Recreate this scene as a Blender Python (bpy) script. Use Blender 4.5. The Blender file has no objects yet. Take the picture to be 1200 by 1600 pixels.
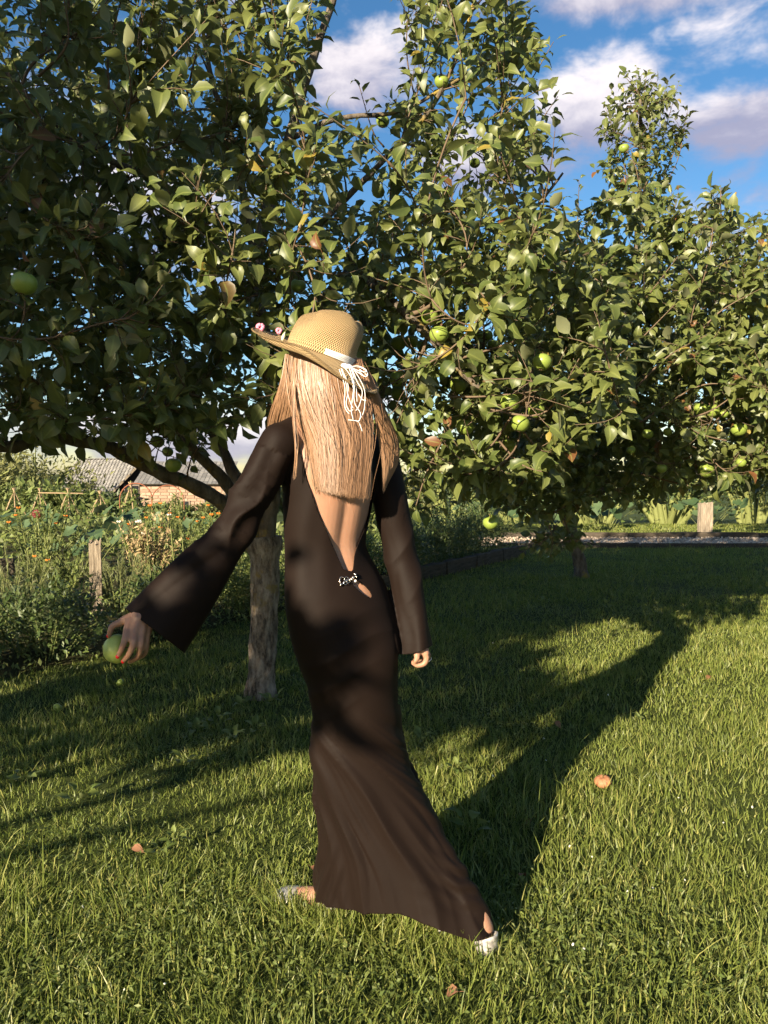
import bpy, bmesh, math, random
import numpy as np
from mathutils import Vector, Matrix

SC = bpy.context.scene
COL = SC.collection
R = math.radians
rng = np.random.default_rng(11)
random.seed(5)

# ---------------------------------------------------------------- camera
CAM_H, PITCH, FPX = 1.30, R(3.1), 1203.0
cam_d = bpy.data.cameras.new('camera'); cam = bpy.data.objects.new('camera', cam_d); COL.objects.link(cam)
cam.location = (0, 0, CAM_H); cam.rotation_euler = (R(90) - PITCH, 0, 0)
cam_d.sensor_fit = 'VERTICAL'; cam_d.sensor_height = 24.0; cam_d.lens = 24.0 * FPX / 1600.0
cam_d.clip_start = 0.05; cam_d.clip_end = 2000
SC.camera = cam

# ---------------------------------------------------------------- light
SUN_EL, SUN_AZ = R(19), R(32)          # the sun stands low behind the camera, to the left
SDIR = Vector((-math.sin(SUN_AZ) * math.cos(SUN_EL), -math.cos(SUN_AZ) * math.cos(SUN_EL), math.sin(SUN_EL)))
sun_d = bpy.data.lights.new('sun', 'SUN'); sun = bpy.data.objects.new('sun', sun_d); COL.objects.link(sun)
sun_d.energy = 5.0; sun_d.angle = R(0.53); sun_d.color = (1.0, 0.86, 0.64)
sun.rotation_euler = SDIR.to_track_quat('Z', 'Y').to_euler()
sun.location = (-6, -12, 9)
SC.view_settings.view_transform = 'Standard'; SC.view_settings.look = 'None'
SC.view_settings.exposure = 1.7; SC.view_settings.gamma = 1.0
SC.view_settings.use_curve_mapping = False
SC.render.engine = 'CYCLES'
SC.cycles.use_denoising = True
SC.cycles.max_bounces = 4; SC.cycles.diffuse_bounces = 2; SC.cycles.glossy_bounces = 2; SC.cycles.transmission_bounces = 3
SC.cycles.use_adaptive_sampling = True; SC.cycles.adaptive_threshold = 0.03
SC.cycles.sample_clamp_indirect = 4.0

# ---------------------------------------------------------------- node helpers
class NT:
    """thin wrapper: n('ShaderNodeX', in0=..., prop=...)"""
    def __init__(s, tree): s.t = tree; tree.nodes.clear()
    def n(s, typ, ins=None, **props):
        nd = s.t.nodes.new(typ)
        for k, v in props.items(): setattr(nd, k, v)
        for k, v in (ins or {}).items():
            sock = nd.inputs[k]
            if isinstance(v, bpy.types.NodeSocket): s.t.links.new(v, sock)
            else: sock.default_value = v
        return nd
    def m(s, op, a, b=None, c=None, clamp=False):
        nd = s.t.nodes.new('ShaderNodeMath'); nd.operation = op; nd.use_clamp = clamp
        for i, v in enumerate((a, b, c)):
            if v is None: continue
            if isinstance(v, bpy.types.NodeSocket): s.t.links.new(v, nd.inputs[i])
            else: nd.inputs[i].default_value = v
        return nd.outputs[0]
    def mix(s, f, a, b):
        nd = s.t.nodes.new('ShaderNodeMix'); nd.data_type = 'RGBA'
        for k, v in ((0, f), (6, a), (7, b)):
            if isinstance(v, bpy.types.NodeSocket): s.t.links.new(v, nd.inputs[k])
            else: nd.inputs[k].default_value = v if k == 0 or len(v) == 4 else (*v, 1)
        return nd.outputs[2]
    def ramp(s, f, stops, interp='LINEAR'):
        nd = s.t.nodes.new('ShaderNodeValToRGB'); s.t.links.new(f, nd.inputs[0])
        cr = nd.color_ramp; cr.interpolation = interp
        while len(cr.elements) < len(stops): cr.elements.new(0.5)
        for e, (p, c) in zip(cr.elements, stops):
            e.position = p; e.color = (*c, 1) if len(c) == 3 else c
        return nd.outputs[0]
    def smooth(s, f, lo, hi):
        nd = s.t.nodes.new('ShaderNodeMapRange'); nd.interpolation_type = 'SMOOTHSTEP'
        s.t.links.new(f, nd.inputs[0]); nd.inputs[1].default_value = lo; nd.inputs[2].default_value = hi
        return nd.outputs[0]
    def noise(s, vec, scale, detail=4.0, rough=0.55, dist=0.0):
        nd = s.n('ShaderNodeTexNoise', {'Scale': scale, 'Detail': detail, 'Roughness': rough, 'Distortion': dist})
        if vec is not None: s.t.links.new(vec, nd.inputs['Vector'])
        return nd.outputs[0]

def V3(t): return np.array(t, float)
def pix_dir(u, v):
    x = (u - 600.0) / FPX; t = (800.0 - v) / FPX
    return np.array([x, math.cos(PITCH) + t * math.sin(PITCH), -math.sin(PITCH) + t * math.cos(PITCH)])
def P(u, v, Y):
    """point of the place seen at picture position (u, v) of the 1200x1600 photograph at distance Y"""
    d = pix_dir(u, v); return np.array([0, 0, CAM_H]) + d * (Y / d[1])
def G(u, v):
    d = pix_dir(u, v); return np.array([0, 0, CAM_H]) + d * (CAM_H / -d[2])
def proj(p):
    p = np.asarray(p, float); q = p - np.array([0, 0, CAM_H])
    f = q[..., 1] * math.cos(PITCH) - q[..., 2] * math.sin(PITCH)
    up = q[..., 1] * math.sin(PITCH) + q[..., 2] * math.cos(PITCH)
    f = np.where(np.abs(f) < 1e-4, 1e-4, f)
    return 600 + FPX * q[..., 0] / f, 800 - FPX * up / f, f

# ---------------------------------------------------------------- sky with clouds
world = bpy.data.worlds.new('World'); SC.world = world; world.use_nodes = True
world.cycles.sampling_method = 'MANUAL'; world.cycles.sample_map_resolution = 256
w = NT(world.node_tree)
sky = w.n('ShaderNodeTexSky', sky_type='NISHITA', sun_disc=False, sun_elevation=SUN_EL,
          sun_rotation=math.atan2(SDIR.x, SDIR.y), air_density=1.0, dust_density=0.35, ozone_density=2.2)
tc = w.n('ShaderNodeTexCoord'); D = tc.outputs['Generated']
sep = w.n('ShaderNodeSeparateXYZ', {0: D})
az = w.m('ARCTAN2', sep.outputs[0], sep.outputs[1]); el = w.m('ARCSINE', sep.outputs[2])
den = w.m('ADD', w.m('MAXIMUM', sep.outputs[2], 0.02), 0.22)
pl = w.n('ShaderNodeCombineXYZ', {0: w.m('DIVIDE', sep.outputs[0], den), 1: w.m('DIVIDE', sep.outputs[1], den), 2: 0.35})
base = w.noise(pl.outputs[0], 1.5, 2.0, 0.5)
ae = w.n('ShaderNodeCombineXYZ', {0: az, 1: w.m('MULTIPLY', el, 1.7), 2: 0.0})
det = w.noise(ae.outputs[0], 9.0, 5.0, 0.58, 0.25)
det2 = w.noise(ae.outputs[0], 30.0, 3.0, 0.6)
field = w.m('MULTIPLY', w.m('SUBTRACT', base, 0.53), 2.6)
field = w.m('MINIMUM', field, 0.42)
shade_low = w.m('MULTIPLY', el, 0.0)
def cloud_blob(u, v, ru, rv, amp):
    d = pix_dir(u, v); a0 = math.atan2(d[0], d[1]); e0 = math.asin(d[2] / np.linalg.norm(d))
    da = w.m('DIVIDE', w.m('SUBTRACT', az, a0), ru / FPX); de = w.m('DIVIDE', w.m('SUBTRACT', el, e0), rv / FPX)
    r2 = w.m('ADD', w.m('MULTIPLY', da, da), w.m('MULTIPLY', de, de))
    g = w.m('MULTIPLY', w.m('POWER', 2.718, w.m('MULTIPLY', r2, -1.0)), amp)
    lo = w.m('MULTIPLY', g, de)
    return g, lo
blobs = [(930, 165, 165, 75, 0.95), (560, 110, 120, 75, 0.85), (1160, 190, 150, 62, 0.9), (760, 250, 170, 75, 0.8),
         (1010, -25, 330, 45, 0.85), (1060, 78, 75, 20, 0.45), (280, 330, 190, 90, 0.8), (300, 680, 420, 60, 0.85), (1290, 60, 140, 60, 0.7), (150, 20, 150, 50, 0.3)]
tall = None; low = None
for b in blobs:
    g, l = cloud_blob(*b)
    tall = g if tall is None else w.m('MAXIMUM', tall, g)
    low = l if low is None else w.m('ADD', low, l)
field = w.m('MAXIMUM', field, w.m('SUBTRACT', tall, 0.22))
field = w.m('ADD', field, w.m('MULTIPLY', w.m('SUBTRACT', det, 0.5), 1.5))
field = w.m('ADD', field, w.m('MULTIPLY', w.m('SUBTRACT', det2, 0.5), 0.35))
cover = w.smooth(field, 0.10, 0.62)
# sunlit crests against the greyer undersides of each cloud
top = w.m('ADD', w.m('MULTIPLY', low, 1.1), w.m('MULTIPLY', w.m('SUBTRACT', det, 0.45), 2.2))
lit = w.smooth(top, -0.25, 0.75)
ccol = w.mix(lit, (2.7, 2.65, 3.6), (7.2, 6.6, 6.6))
hs = w.n('ShaderNodeHueSaturation', {'Saturation': 1.25, 'Value': 1.0, 'Color': sky.outputs[0]})
skyc = w.mix(w.m('MULTIPLY', cover, 0.92), hs.outputs[0], ccol)
bg = w.n('ShaderNodeBackground', {'Color': skyc, 'Strength': 0.051})
out = w.n('ShaderNodeOutputWorld', {'Surface': bg.outputs[0]})

# ---------------------------------------------------------------- object helpers
def link(name, data, parent=None):
    o = bpy.data.objects.new(name, data); COL.objects.link(o)
    if parent is not None: o.parent = parent
    return o
def tag(o, label=None, cat=None, group=None, kind=None):
    if label: o['label'] = label
    if cat: o['category'] = cat
    if group: o['group'] = group
    if kind: o['kind'] = kind
    return o
def empty(name, loc, label, cat, group=None):
    o = bpy.data.objects.new(name, None); COL.objects.link(o); o.location = loc; o.empty_display_size = 0.1
    return tag(o, label, cat, group)
def mesh_np(name, verts, faces, mat=None, smooth=True, attrs=None):
    """faces: int array (n,3) or (n,4), or a list of such arrays"""
    me = bpy.data.meshes.new(name)
    if not isinstance(faces, (list, tuple)): faces = [faces]
    faces = [np.asarray(f, np.int32) for f in faces if len(f)]
    verts = np.asarray(verts, np.float32)
    me.vertices.add(len(verts)); me.vertices.foreach_set('co', verts.ravel())
    nl = sum(f.size for f in faces); nf = sum(len(f) for f in faces)
    me.loops.add(nl); me.polygons.add(nf)
    me.loops.foreach_set('vertex_index', np.concatenate([f.ravel() for f in faces]))
    tot = np.concatenate([np.full(len(f), f.shape[1], np.int32) for f in faces])
    me.polygons.foreach_set('loop_start', np.concatenate([[0], np.cumsum(tot)[:-1]]).astype(np.int32))
    me.polygons.foreach_set('use_smooth', np.full(nf, smooth))
    me.update(calc_edges=True)
    for k, (dom, vals) in (attrs or {}).items():
        a = me.attributes.new(k, 'FLOAT', dom); a.data.foreach_set('value', np.asarray(vals, np.float32))
    me.validate()
    if mat: me.materials.append(mat)
    return me
def part(name, verts, faces, mat, parent, smooth=True, attrs=None, local=True):
    """verts in place coordinates; stored relative to the parent's base"""
    v = np.asarray(verts, float)
    if parent is not None and local: v = v - np.array(world_loc(parent))
    return link(name, mesh_np(name, v, faces, mat, smooth, attrs), parent)
def world_loc(o):
    l = Vector(o.location); p = o.parent
    while p is not None: l += Vector(p.location); p = p.parent
    return l
class MB:
    def __init__(s): s.v = []; s.f3 = []; s.f4 = []; s.n = 0; s.a = []
    def add(s, v, f3=None, f4=None, a=0.5):
        v = np.asarray(v, float)
        if f3 is not None and len(f3): s.f3.append(np.asarray(f3, int) + s.n)
        if f4 is not None and len(f4): s.f4.append(np.asarray(f4, int) + s.n)
        s.v.append(v); s.n += len(v); s.a.append(np.full(len(v), a))
    def get(s):
        fs = []
        if s.f3: fs.append(np.concatenate(s.f3))
        if s.f4: fs.append(np.concatenate(s.f4))
        return np.concatenate(s.v), fs
    def build(s, name, mat, parent=None, smooth=True):
        v, f = s.get(); return part(name, v, f, mat, parent, smooth, {'tint': ('POINT', np.concatenate(s.a))})
    def tube(s, pts, rad, sides=8, a=0.5, cap=True):
        v, f4, f3 = tube_mesh(pts, rad, sides, cap); s.add(v, f3, f4, a)
    def box(s, c, size, rz=0, jit=0, a=0.5, M=None):
        hx, hy, hz = np.array(size) / 2
        q = np.array([[sx * hx, sy * hy, sz * hz] for sz in (-1, 1) for sy in (-1, 1) for sx in (-1, 1)])
        if jit: q = q + rng.normal(0, jit, q.shape)
        if M is not None: q = q @ np.array(M).T
        co, si = math.cos(rz), math.sin(rz)
        q = q @ np.array([[co, si, 0], [-si, co, 0], [0, 0, 1]]) + np.array(c)
        s.add(q, None, [[0, 2, 3, 1], [4, 5, 7, 6], [0, 1, 5, 4], [2, 6, 7, 3], [0, 4, 6, 2], [1, 3, 7, 5]], a)
    def ball(s, c, r, nu=10, nv=7, a=0.5, M=None):
        v, f3, f4 = sphere(nu, nv); v = v * np.array(r)
        if M is not None: v = v @ np.array(M).T
        s.add(v + np.array(c), f3, f4, a)
def sphere(nu=12, nv=8):
    v = [[0, 0, -1]]
    for j in range(1, nv):
        p = -math.pi / 2 + math.pi * j / nv
        for i in range(nu):
            t = 2 * math.pi * i / nu; v.append([math.cos(p) * math.cos(t), math.cos(p) * math.sin(t), math.sin(p)])
    v.append([0, 0, 1]); f3, f4 = [], []
    for i in range(nu):
        k = (i + 1) % nu; f3.append([0, 1 + k, 1 + i])
        b = 1 + (nv - 2) * nu; f3.append([len(v) - 1, b + i, b + k])
        for j in range(nv - 2):
            o = 1 + j * nu; f4.append([o + i, o + k, o + nu + k, o + nu + i])
    return np.array(v), np.array(f3), np.array(f4)
def tube_mesh(pts, rad, sides=8, cap=True):
    pts = np.asarray(pts, float); n = len(pts); rad = np.broadcast_to(np.asarray(rad, float), (n,))
    tan = np.gradient(pts, axis=0); tan /= np.linalg.norm(tan, axis=1)[:, None] + 1e-12
    ref = np.array([0.13, 0.31, 0.94]) if abs(tan[0][2]) < 0.9 else np.array([1.0, 0.1, 0])
    u = np.cross(tan[0], ref); u /= np.linalg.norm(u); V = []
    ang = np.arange(sides) * 2 * math.pi / sides
    for i in range(n):
        u = u - tan[i] * u.dot(tan[i]); u /= np.linalg.norm(u) + 1e-12; b = np.cross(tan[i], u)
        V.append(pts[i] + rad[i] * (np.cos(ang)[:, None] * u + np.sin(ang)[:, None] * b))
    V = np.concatenate(V)
    i = np.arange(sides); k = (i + 1) % sides; f4 = []
    for j in range(n - 1):
        f4.append(np.stack([j * sides + i, j * sides + k, (j + 1) * sides + k, (j + 1) * sides + i], 1))
    f3 = []
    if cap:
        V = np.vstack([V, pts[0], pts[-1]]); a, b = len(V) - 2, len(V) - 1
        f3 = np.concatenate([np.stack([np.full(sides, a), k, i], 1), np.stack([np.full(sides, b), (n - 1) * sides + i, (n - 1) * sides + k], 1)])
    return V, np.concatenate(f4), f3
def spline(pts, n):
    """Catmull-Rom through rows of pts"""
    pts = np.asarray(pts, float); m = len(pts)
    q = np.vstack([2 * pts[0] - pts[1], pts, 2 * pts[-1] - pts[-2]]); out = []
    for t in np.linspace(0, m - 1, n):
        i = min(int(t), m - 2); f = t - i; a, b, c, d = q[i], q[i + 1], q[i + 2], q[i + 3]
        out.append(0.5 * (2 * b + (c - a) * f + (2 * a - 5 * b + 4 * c - d) * f * f + (3 * b - a - 3 * c + d) * f ** 3))
    return np.array(out)
def unit(v): v = np.asarray(v, float); return v / (np.linalg.norm(v, axis=-1, keepdims=True) + 1e-12)
def interp(x, xs, ys): return np.interp(x, xs, ys)
def smoothstep(x, a, b): t = np.clip((x - a) / (b - a), 0, 1); return t * t * (3 - 2 * t)

# ---------------------------------------------------------------- materials
def mat(name, fn):
    m = bpy.data.materials.new(name); m.use_nodes = True; n = NT(m.node_tree); sh = fn(n)
    n.n('ShaderNodeOutputMaterial', {'Surface': sh}); return m
def pbsdf(n, col, rough=0.6, spec=0.4, bump=None, bstr=0.3, bdist=0.01, **kw):
    ins = {'Base Color': col if isinstance(col, bpy.types.NodeSocket) else (*col, 1), 'Roughness': rough, 'Specular IOR Level': spec}
    if bump is not None:
        ins['Normal'] = n.n('ShaderNodeBump', {'Strength': bstr, 'Distance': bdist, 'Height': bump}).outputs[0]
    ins.update(kw); return n.n('ShaderNodeBsdfPrincipled', ins).outputs[0]
def obj_co(n): return n.n('ShaderNodeTexCoord').outputs['Object']
def leafy(name, dark, light, under, rough=0.42, trans=0.25, spec=0.35, tcol=None, veins=False, old=False):
    def f(n):
        at = n.n('ShaderNodeAttribute', attribute_name='tint').outputs['Fac']
        oi = n.n('ShaderNodeObjectInfo').outputs['Random']
        t = n.m('FRACT', n.m('ADD', at, oi))
        c = n.mix(t, dark, light)
        sp = n.noise(obj_co(n), 55.0, 3.0, 0.6)
        c = n.mix(n.m('MULTIPLY', sp, 0.35), c, tuple(np.array(light) * 1.1))
        if old:
            c = n.mix(n.smooth(t, .984, .99), c, (0.24, 0.18, 0.035)); c = n.mix(n.m('SUBTRACT', 1.0, n.smooth(t, .006, .010)), c, (0.13, 0.055, 0.022))
            sp2 = n.noise(obj_co(n), 140.0, 2.0, 0.5); c = n.mix(n.m('MULTIPLY', n.smooth(sp2, .68, .72), .5), c, (0.09, 0.055, 0.02))
        if veins:
            rb = n.n('ShaderNodeAttribute', attribute_name='rib').outputs['Fac']; c = n.mix(n.m('MULTIPLY', n.smooth(rb, .80, .97), .45), c, tuple(np.array(light) * 1.7))
        bf = n.n('ShaderNodeNewGeometry').outputs['Backfacing']
        c = n.mix(bf, c, under)
        p = pbsdf(n, c, rough, spec)
        tr = n.n('ShaderNodeBsdfTranslucent', {'Color': (*(tcol or tuple(np.array(light) * 1.6)), 1)}).outputs[0]
        return n.n('ShaderNodeMixShader', {0: trans, 1: p, 2: tr}).outputs[0]
    return mat(name, f)
M = {}
M['apple_leaf'] = leafy('apple_leaf', (0.036, 0.062, 0.015), (0.125, 0.140, 0.040), (0.18, 0.19, 0.10), 0.42, 0.28, veins=True, old=True)
M['bark'] = mat('bark', lambda n: (lambda co: pbsdf(n, n.mix(n.smooth(n.noise(co, 5.0, 4, 0.6), 0.53, 0.66),
        n.ramp(n.noise(n.n('ShaderNodeMapping', {'Vector': co, 'Scale': (1, 1, 0.35)}).outputs[0], 26.0, 5, 0.65),
               [(0.3, (0.045, 0.035, 0.026)), (0.55, (0.12, 0.098, 0.075)), (0.8, (0.2, 0.175, 0.14))]), (0.24, 0.17, 0.035)), 0.9, 0.15,
        bump=n.noise(n.n('ShaderNodeMapping', {'Vector': co, 'Scale': (1, 1, 0.3)}).outputs[0], 60.0, 6, 0.7), bstr=0.9, bdist=0.012))(obj_co(n)))
M['trunk'] = mat('trunk_bark', lambda n: (lambda co: pbsdf(n, n.mix(n.m('MULTIPLY', n.m('MULTIPLY', n.smooth(n.noise(co, 9.0, 6, 0.7), 0.54, 0.66), .75), n.smooth(n.n('ShaderNodeSeparateXYZ', {0: co}).outputs[2], 0.35, 0.68)),
        n.ramp(n.noise(n.n('ShaderNodeMapping', {'Vector': co, 'Scale': (1, 1, 0.4)}).outputs[0], 20.0, 6, 0.7),
               [(0.36, (0.06, 0.045, 0.034)), (0.5, (0.23, 0.18, 0.135)), (0.68, (0.40, 0.34, 0.27))]), (0.27, 0.19, 0.05)), 0.92, 0.12,
        bump=n.m('ADD', n.noise(n.n('ShaderNodeMapping', {'Vector': co, 'Scale': (1, 1, 0.22)}).outputs[0], 45.0, 7, 0.72), n.m('MULTIPLY', n.noise(co, 16, 3), 0.6)), bstr=1.0, bdist=0.035))(obj_co(n)))
M['twig'] = mat('twig', lambda n: pbsdf(n, n.mix(n.noise(obj_co(n), 9, 3), (0.07, 0.045, 0.028), (0.16, 0.115, 0.075)), 0.75, 0.2))
# ---------------------------------------------------------------- the ground
def ground_z(x, y):
    y = np.asarray(y, float); d = np.maximum(0, y - 17.0)
    z = -0.055 * d * d / (d + 3.0)
    return np.maximum(z, -3.2)
E0, E1 = np.array([-2.37, 4.68]), np.array([2.00, 11.50])       # edge between the lawn and the kitchen garden
EDIR = unit(E1 - E0); ENRM = np.array([-EDIR[1], EDIR[0]])       # points into the garden
def bed_side(x, y): return (x - E0[0]) * ENRM[0] + (y - E0[1]) * ENRM[1]
PATH_Y0, PATH_Y1 = 12.9, 14.4
def make_ground():
    ys = np.concatenate([np.linspace(-12, 20, 65), np.geomspace(21, 900, 40)]); xs = np.concatenate([-np.geomspace(500, 8, 24), np.linspace(-7, 7, 29), np.geomspace(8, 500, 24)])
    X, Y = np.meshgrid(xs, ys); Z = ground_z(X, Y) + 0.012 * np.sin(X * 2.1 + 1) * np.sin(Y * 1.7)
    v = np.stack([X, Y, Z], -1).reshape(-1, 3); nx, ny = len(xs), len(ys)
    i = (np.arange(ny - 1)[:, None] * nx + np.arange(nx - 1)[None]).ravel()
    f = np.stack([i, i + 1, i + nx + 1, i + nx], 1)
    m = mat('lawn_soil', lambda n: pbsdf(n, n.mix(n.noise(obj_co(n), 14.0, 6, 0.7), (0.03, 0.038, 0.010), (0.062, 0.082, 0.018)), 0.95, 0.1, bump=n.noise(obj_co(n), 60, 5, 0.7), bstr=0.8, bdist=0.02))
    o = part('ground', v, f, m, None); tag(o, 'earth under the mown orchard lawn', None, kind='structure')
    # soil of the kitchen garden
    m2 = mat('garden_soil', lambda n: pbsdf(n, n.mix(n.noise(obj_co(n), 10.0, 6, 0.7), (0.03, 0.024, 0.012), (0.06, 0.06, 0.02)), 0.95, 0.1, bump=n.noise(obj_co(n), 40, 5, 0.7), bstr=0.9, bdist=0.03))
    a = np.linspace(-1.2, 1.02, 30); b = np.concatenate([np.linspace(0.0, 6, 12), np.linspace(7, 40, 20)])
    A, B = np.meshgrid(a, b); q = E0 + (E1 - E0) * A[..., None] + ENRM * B[..., None]
    Z = ground_z(q[..., 0], q[..., 1]) + 0.05 * smoothstep(B, 0, 0.25) + 0.006
    v = np.concatenate([q, Z[..., None]], -1).reshape(-1, 3); nx, ny = len(a), len(b)
    i = (np.arange(ny - 1)[:, None] * nx + np.arange(nx - 1)[None]).ravel()
    o = part('garden_bed', v, np.stack([i, i + 1, i + nx + 1, i + nx], 1), m2, None); tag(o, 'dark soil of the vegetable garden', None, kind='structure')
    # gravel path
    m3 = mat('gravel', lambda n: (lambda vo: pbsdf(n, n.mix(n.noise(obj_co(n), 3.0, 4), n.ramp(vo.outputs['Color'], [(0.0, (0.22, 0.16, 0.115)), (0.5, (0.38, 0.29, 0.21)), (1.0, (0.52, 0.42, 0.32))]), (0.38, 0.29, 0.21)), 0.9, 0.2,
        bump=vo.outputs['Distance'], bstr=0.8, bdist=0.02))(n.n('ShaderNodeTexVoronoi', {'Vector': obj_co(n), 'Scale': 42.0})))
    xs = np.linspace(1.6, 30, 60); v = []; 
    for x in xs:
        for t in np.linspace(0, 1, 5): v.append([x, PATH_Y0 + (PATH_Y1 - PATH_Y0) * t, 0.032 + 0.012 * math.sin(t * math.pi) + 0.006 * math.sin(x * 3 + t * 5)])
    i = (np.arange(59)[:, None] * 5 + np.arange(4)[None]).ravel()
    o = part('gravel_path', v, np.stack([i, i + 5, i + 6, i + 1], 1), m3, None); tag(o, 'pale pinkish gravel path behind the lawn', None, kind='structure')
    pv, p3, p4 = sphere(4, 3); k = 2600
    c = np.stack([rng.uniform(1.7, 10, k), rng.uniform(PATH_Y0 + .04, PATH_Y1 - .04, k), np.full(k, 0.045)], 1)
    s = rng.uniform(0.012, 0.026, k)[:, None] * rng.uniform(0.7, 1.2, (k, 3)); nv = len(pv)
    v = (pv[None] * s[:, None, :] + c[:, None, :]).reshape(-1, 3); off = (np.arange(k) * nv)[:, None, None]
    m4 = mat('pebble', lambda n: pbsdf(n, n.ramp(n.n('ShaderNodeAttribute', attribute_name='tint').outputs['Fac'], [(0, (0.2, 0.15, 0.105)), (0.5, (0.38, 0.29, 0.21)), (1, (0.52, 0.43, 0.34))]), 0.85, 0.25))
    o = part('pebbles', v, [(p3[None] + off).reshape(-1, 3), (p4[None] + off).reshape(-1, 4)], m4, None, True, {'tint': ('POINT', np.repeat(rng.random(k), nv))})
    tag(o, 'loose pebbles lying on the gravel path', 'gravel', kind='stuff')
make_ground()
M['old_wood'] = mat('old_wood', lambda n: (lambda co: pbsdf(n, n.ramp(n.noise(n.n('ShaderNodeMapping', {'Vector': co, 'Scale': (9, 9, 0.8)}).outputs[0], 6.0, 6, 0.7), [(0.3, (0.1, 0.078, 0.055)), (0.55, (0.26, 0.21, 0.155)), (0.75, (0.36, 0.31, 0.24))]), 0.9, 0.15,
    bump=n.noise(n.n('ShaderNodeMapping', {'Vector': co, 'Scale': (12, 12, 0.6)}).outputs[0], 9.0, 6, 0.7), bstr=0.8, bdist=0.01))(obj_co(n)))
M['dark_wood'] = mat('dark_wood', lambda n: (lambda co: pbsdf(n, n.ramp(n.noise(n.n('ShaderNodeMapping', {'Vector': co, 'Scale': (1, 1, 6)}).outputs[0], 7.0, 5, 0.7), [(0.3, (0.03, 0.024, 0.018)), (0.7, (0.095, 0.076, 0.056))]), 0.92, 0.15,
    bump=n.noise(n.n('ShaderNodeMapping', {'Vector': co, 'Scale': (1, 1, 8)}).outputs[0], 12.0, 5, 0.7), bstr=0.7, bdist=0.01))(obj_co(n)))
def timber(name, a, b, w, h, label, group, z0=0.0):
    a = np.array(a, float); b = np.array(b, float); c = (a + b) / 2; L = np.linalg.norm(b - a); ang = math.atan2(b[1] - a[1], b[0] - a[0])
    bm = bmesh.new(); bmesh.ops.create_cube(bm, size=1.0)
    bmesh.ops.subdivide_edges(bm, edges=[e for e in bm.edges if abs(e.verts[0].co.x - e.verts[1].co.x) > 0.5], cuts=5)
    for vv in bm.verts:
        vv.co = Vector((vv.co.x * L, vv.co.y * w + rng.normal(0, 0.006), vv.co.z * h + rng.normal(0, 0.006)))
    bmesh.ops.bevel(bm, geom=list(bm.edges), offset=0.008, segments=1, affect='EDGES')
    me = bpy.data.meshes.new(name); bm.to_mesh(me); bm.free(); me.materials.append(M['dark_wood'])
    o = link(name, me); o.location = (c[0], c[1], z0 + h / 2 - 0.03); o.rotation_euler = (0, 0, ang)
    return tag(o, label, 'timber edging', group)
for k in range(5):
    t0, t1 = 0.50 + k * 0.105, 0.50 + (k + 1) * 0.105 - 0.003
    nm = ['beside the shrub nearest the trunk', 'second along the shrub border', 'third along the shrub border', 'fourth along the shrub border', 'meeting the gravel path'][k]
    timber('bed_timber', E0 + (E1 - E0) * t0 - ENRM * 0.02, E0 + (E1 - E0) * t1 - ENRM * 0.02, 0.09, 0.2, 'dark timber sleeper edging the garden bed, ' + nm, 'timber sleepers edging the garden bed')
xs = [1.9, 4.3, 6.75, 9.2, 11.6]
wl = ['behind the small tree trunk', 'in front of the short wooden post', 'second from the short wooden post', 'at the far end']
for k in range(4):
    timber('path_timber', (xs[k], PATH_Y0 - 0.04), (xs[k + 1] - 0.01, PATH_Y0 - 0.04 + rng.normal(0, .01)), 0.05, 0.11, 'timber on the lawn side of the gravel path, ' + wl[k], 'timbers along the gravel path')
    timber('path_timber', (xs[k] + .3, PATH_Y1 + 0.04), (xs[k + 1] + .29, PATH_Y1 + 0.04 + rng.normal(0, .01)), 0.06, 0.16, 'timber on the far side of the gravel path, ' + wl[k], 'timbers along the gravel path')

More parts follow.
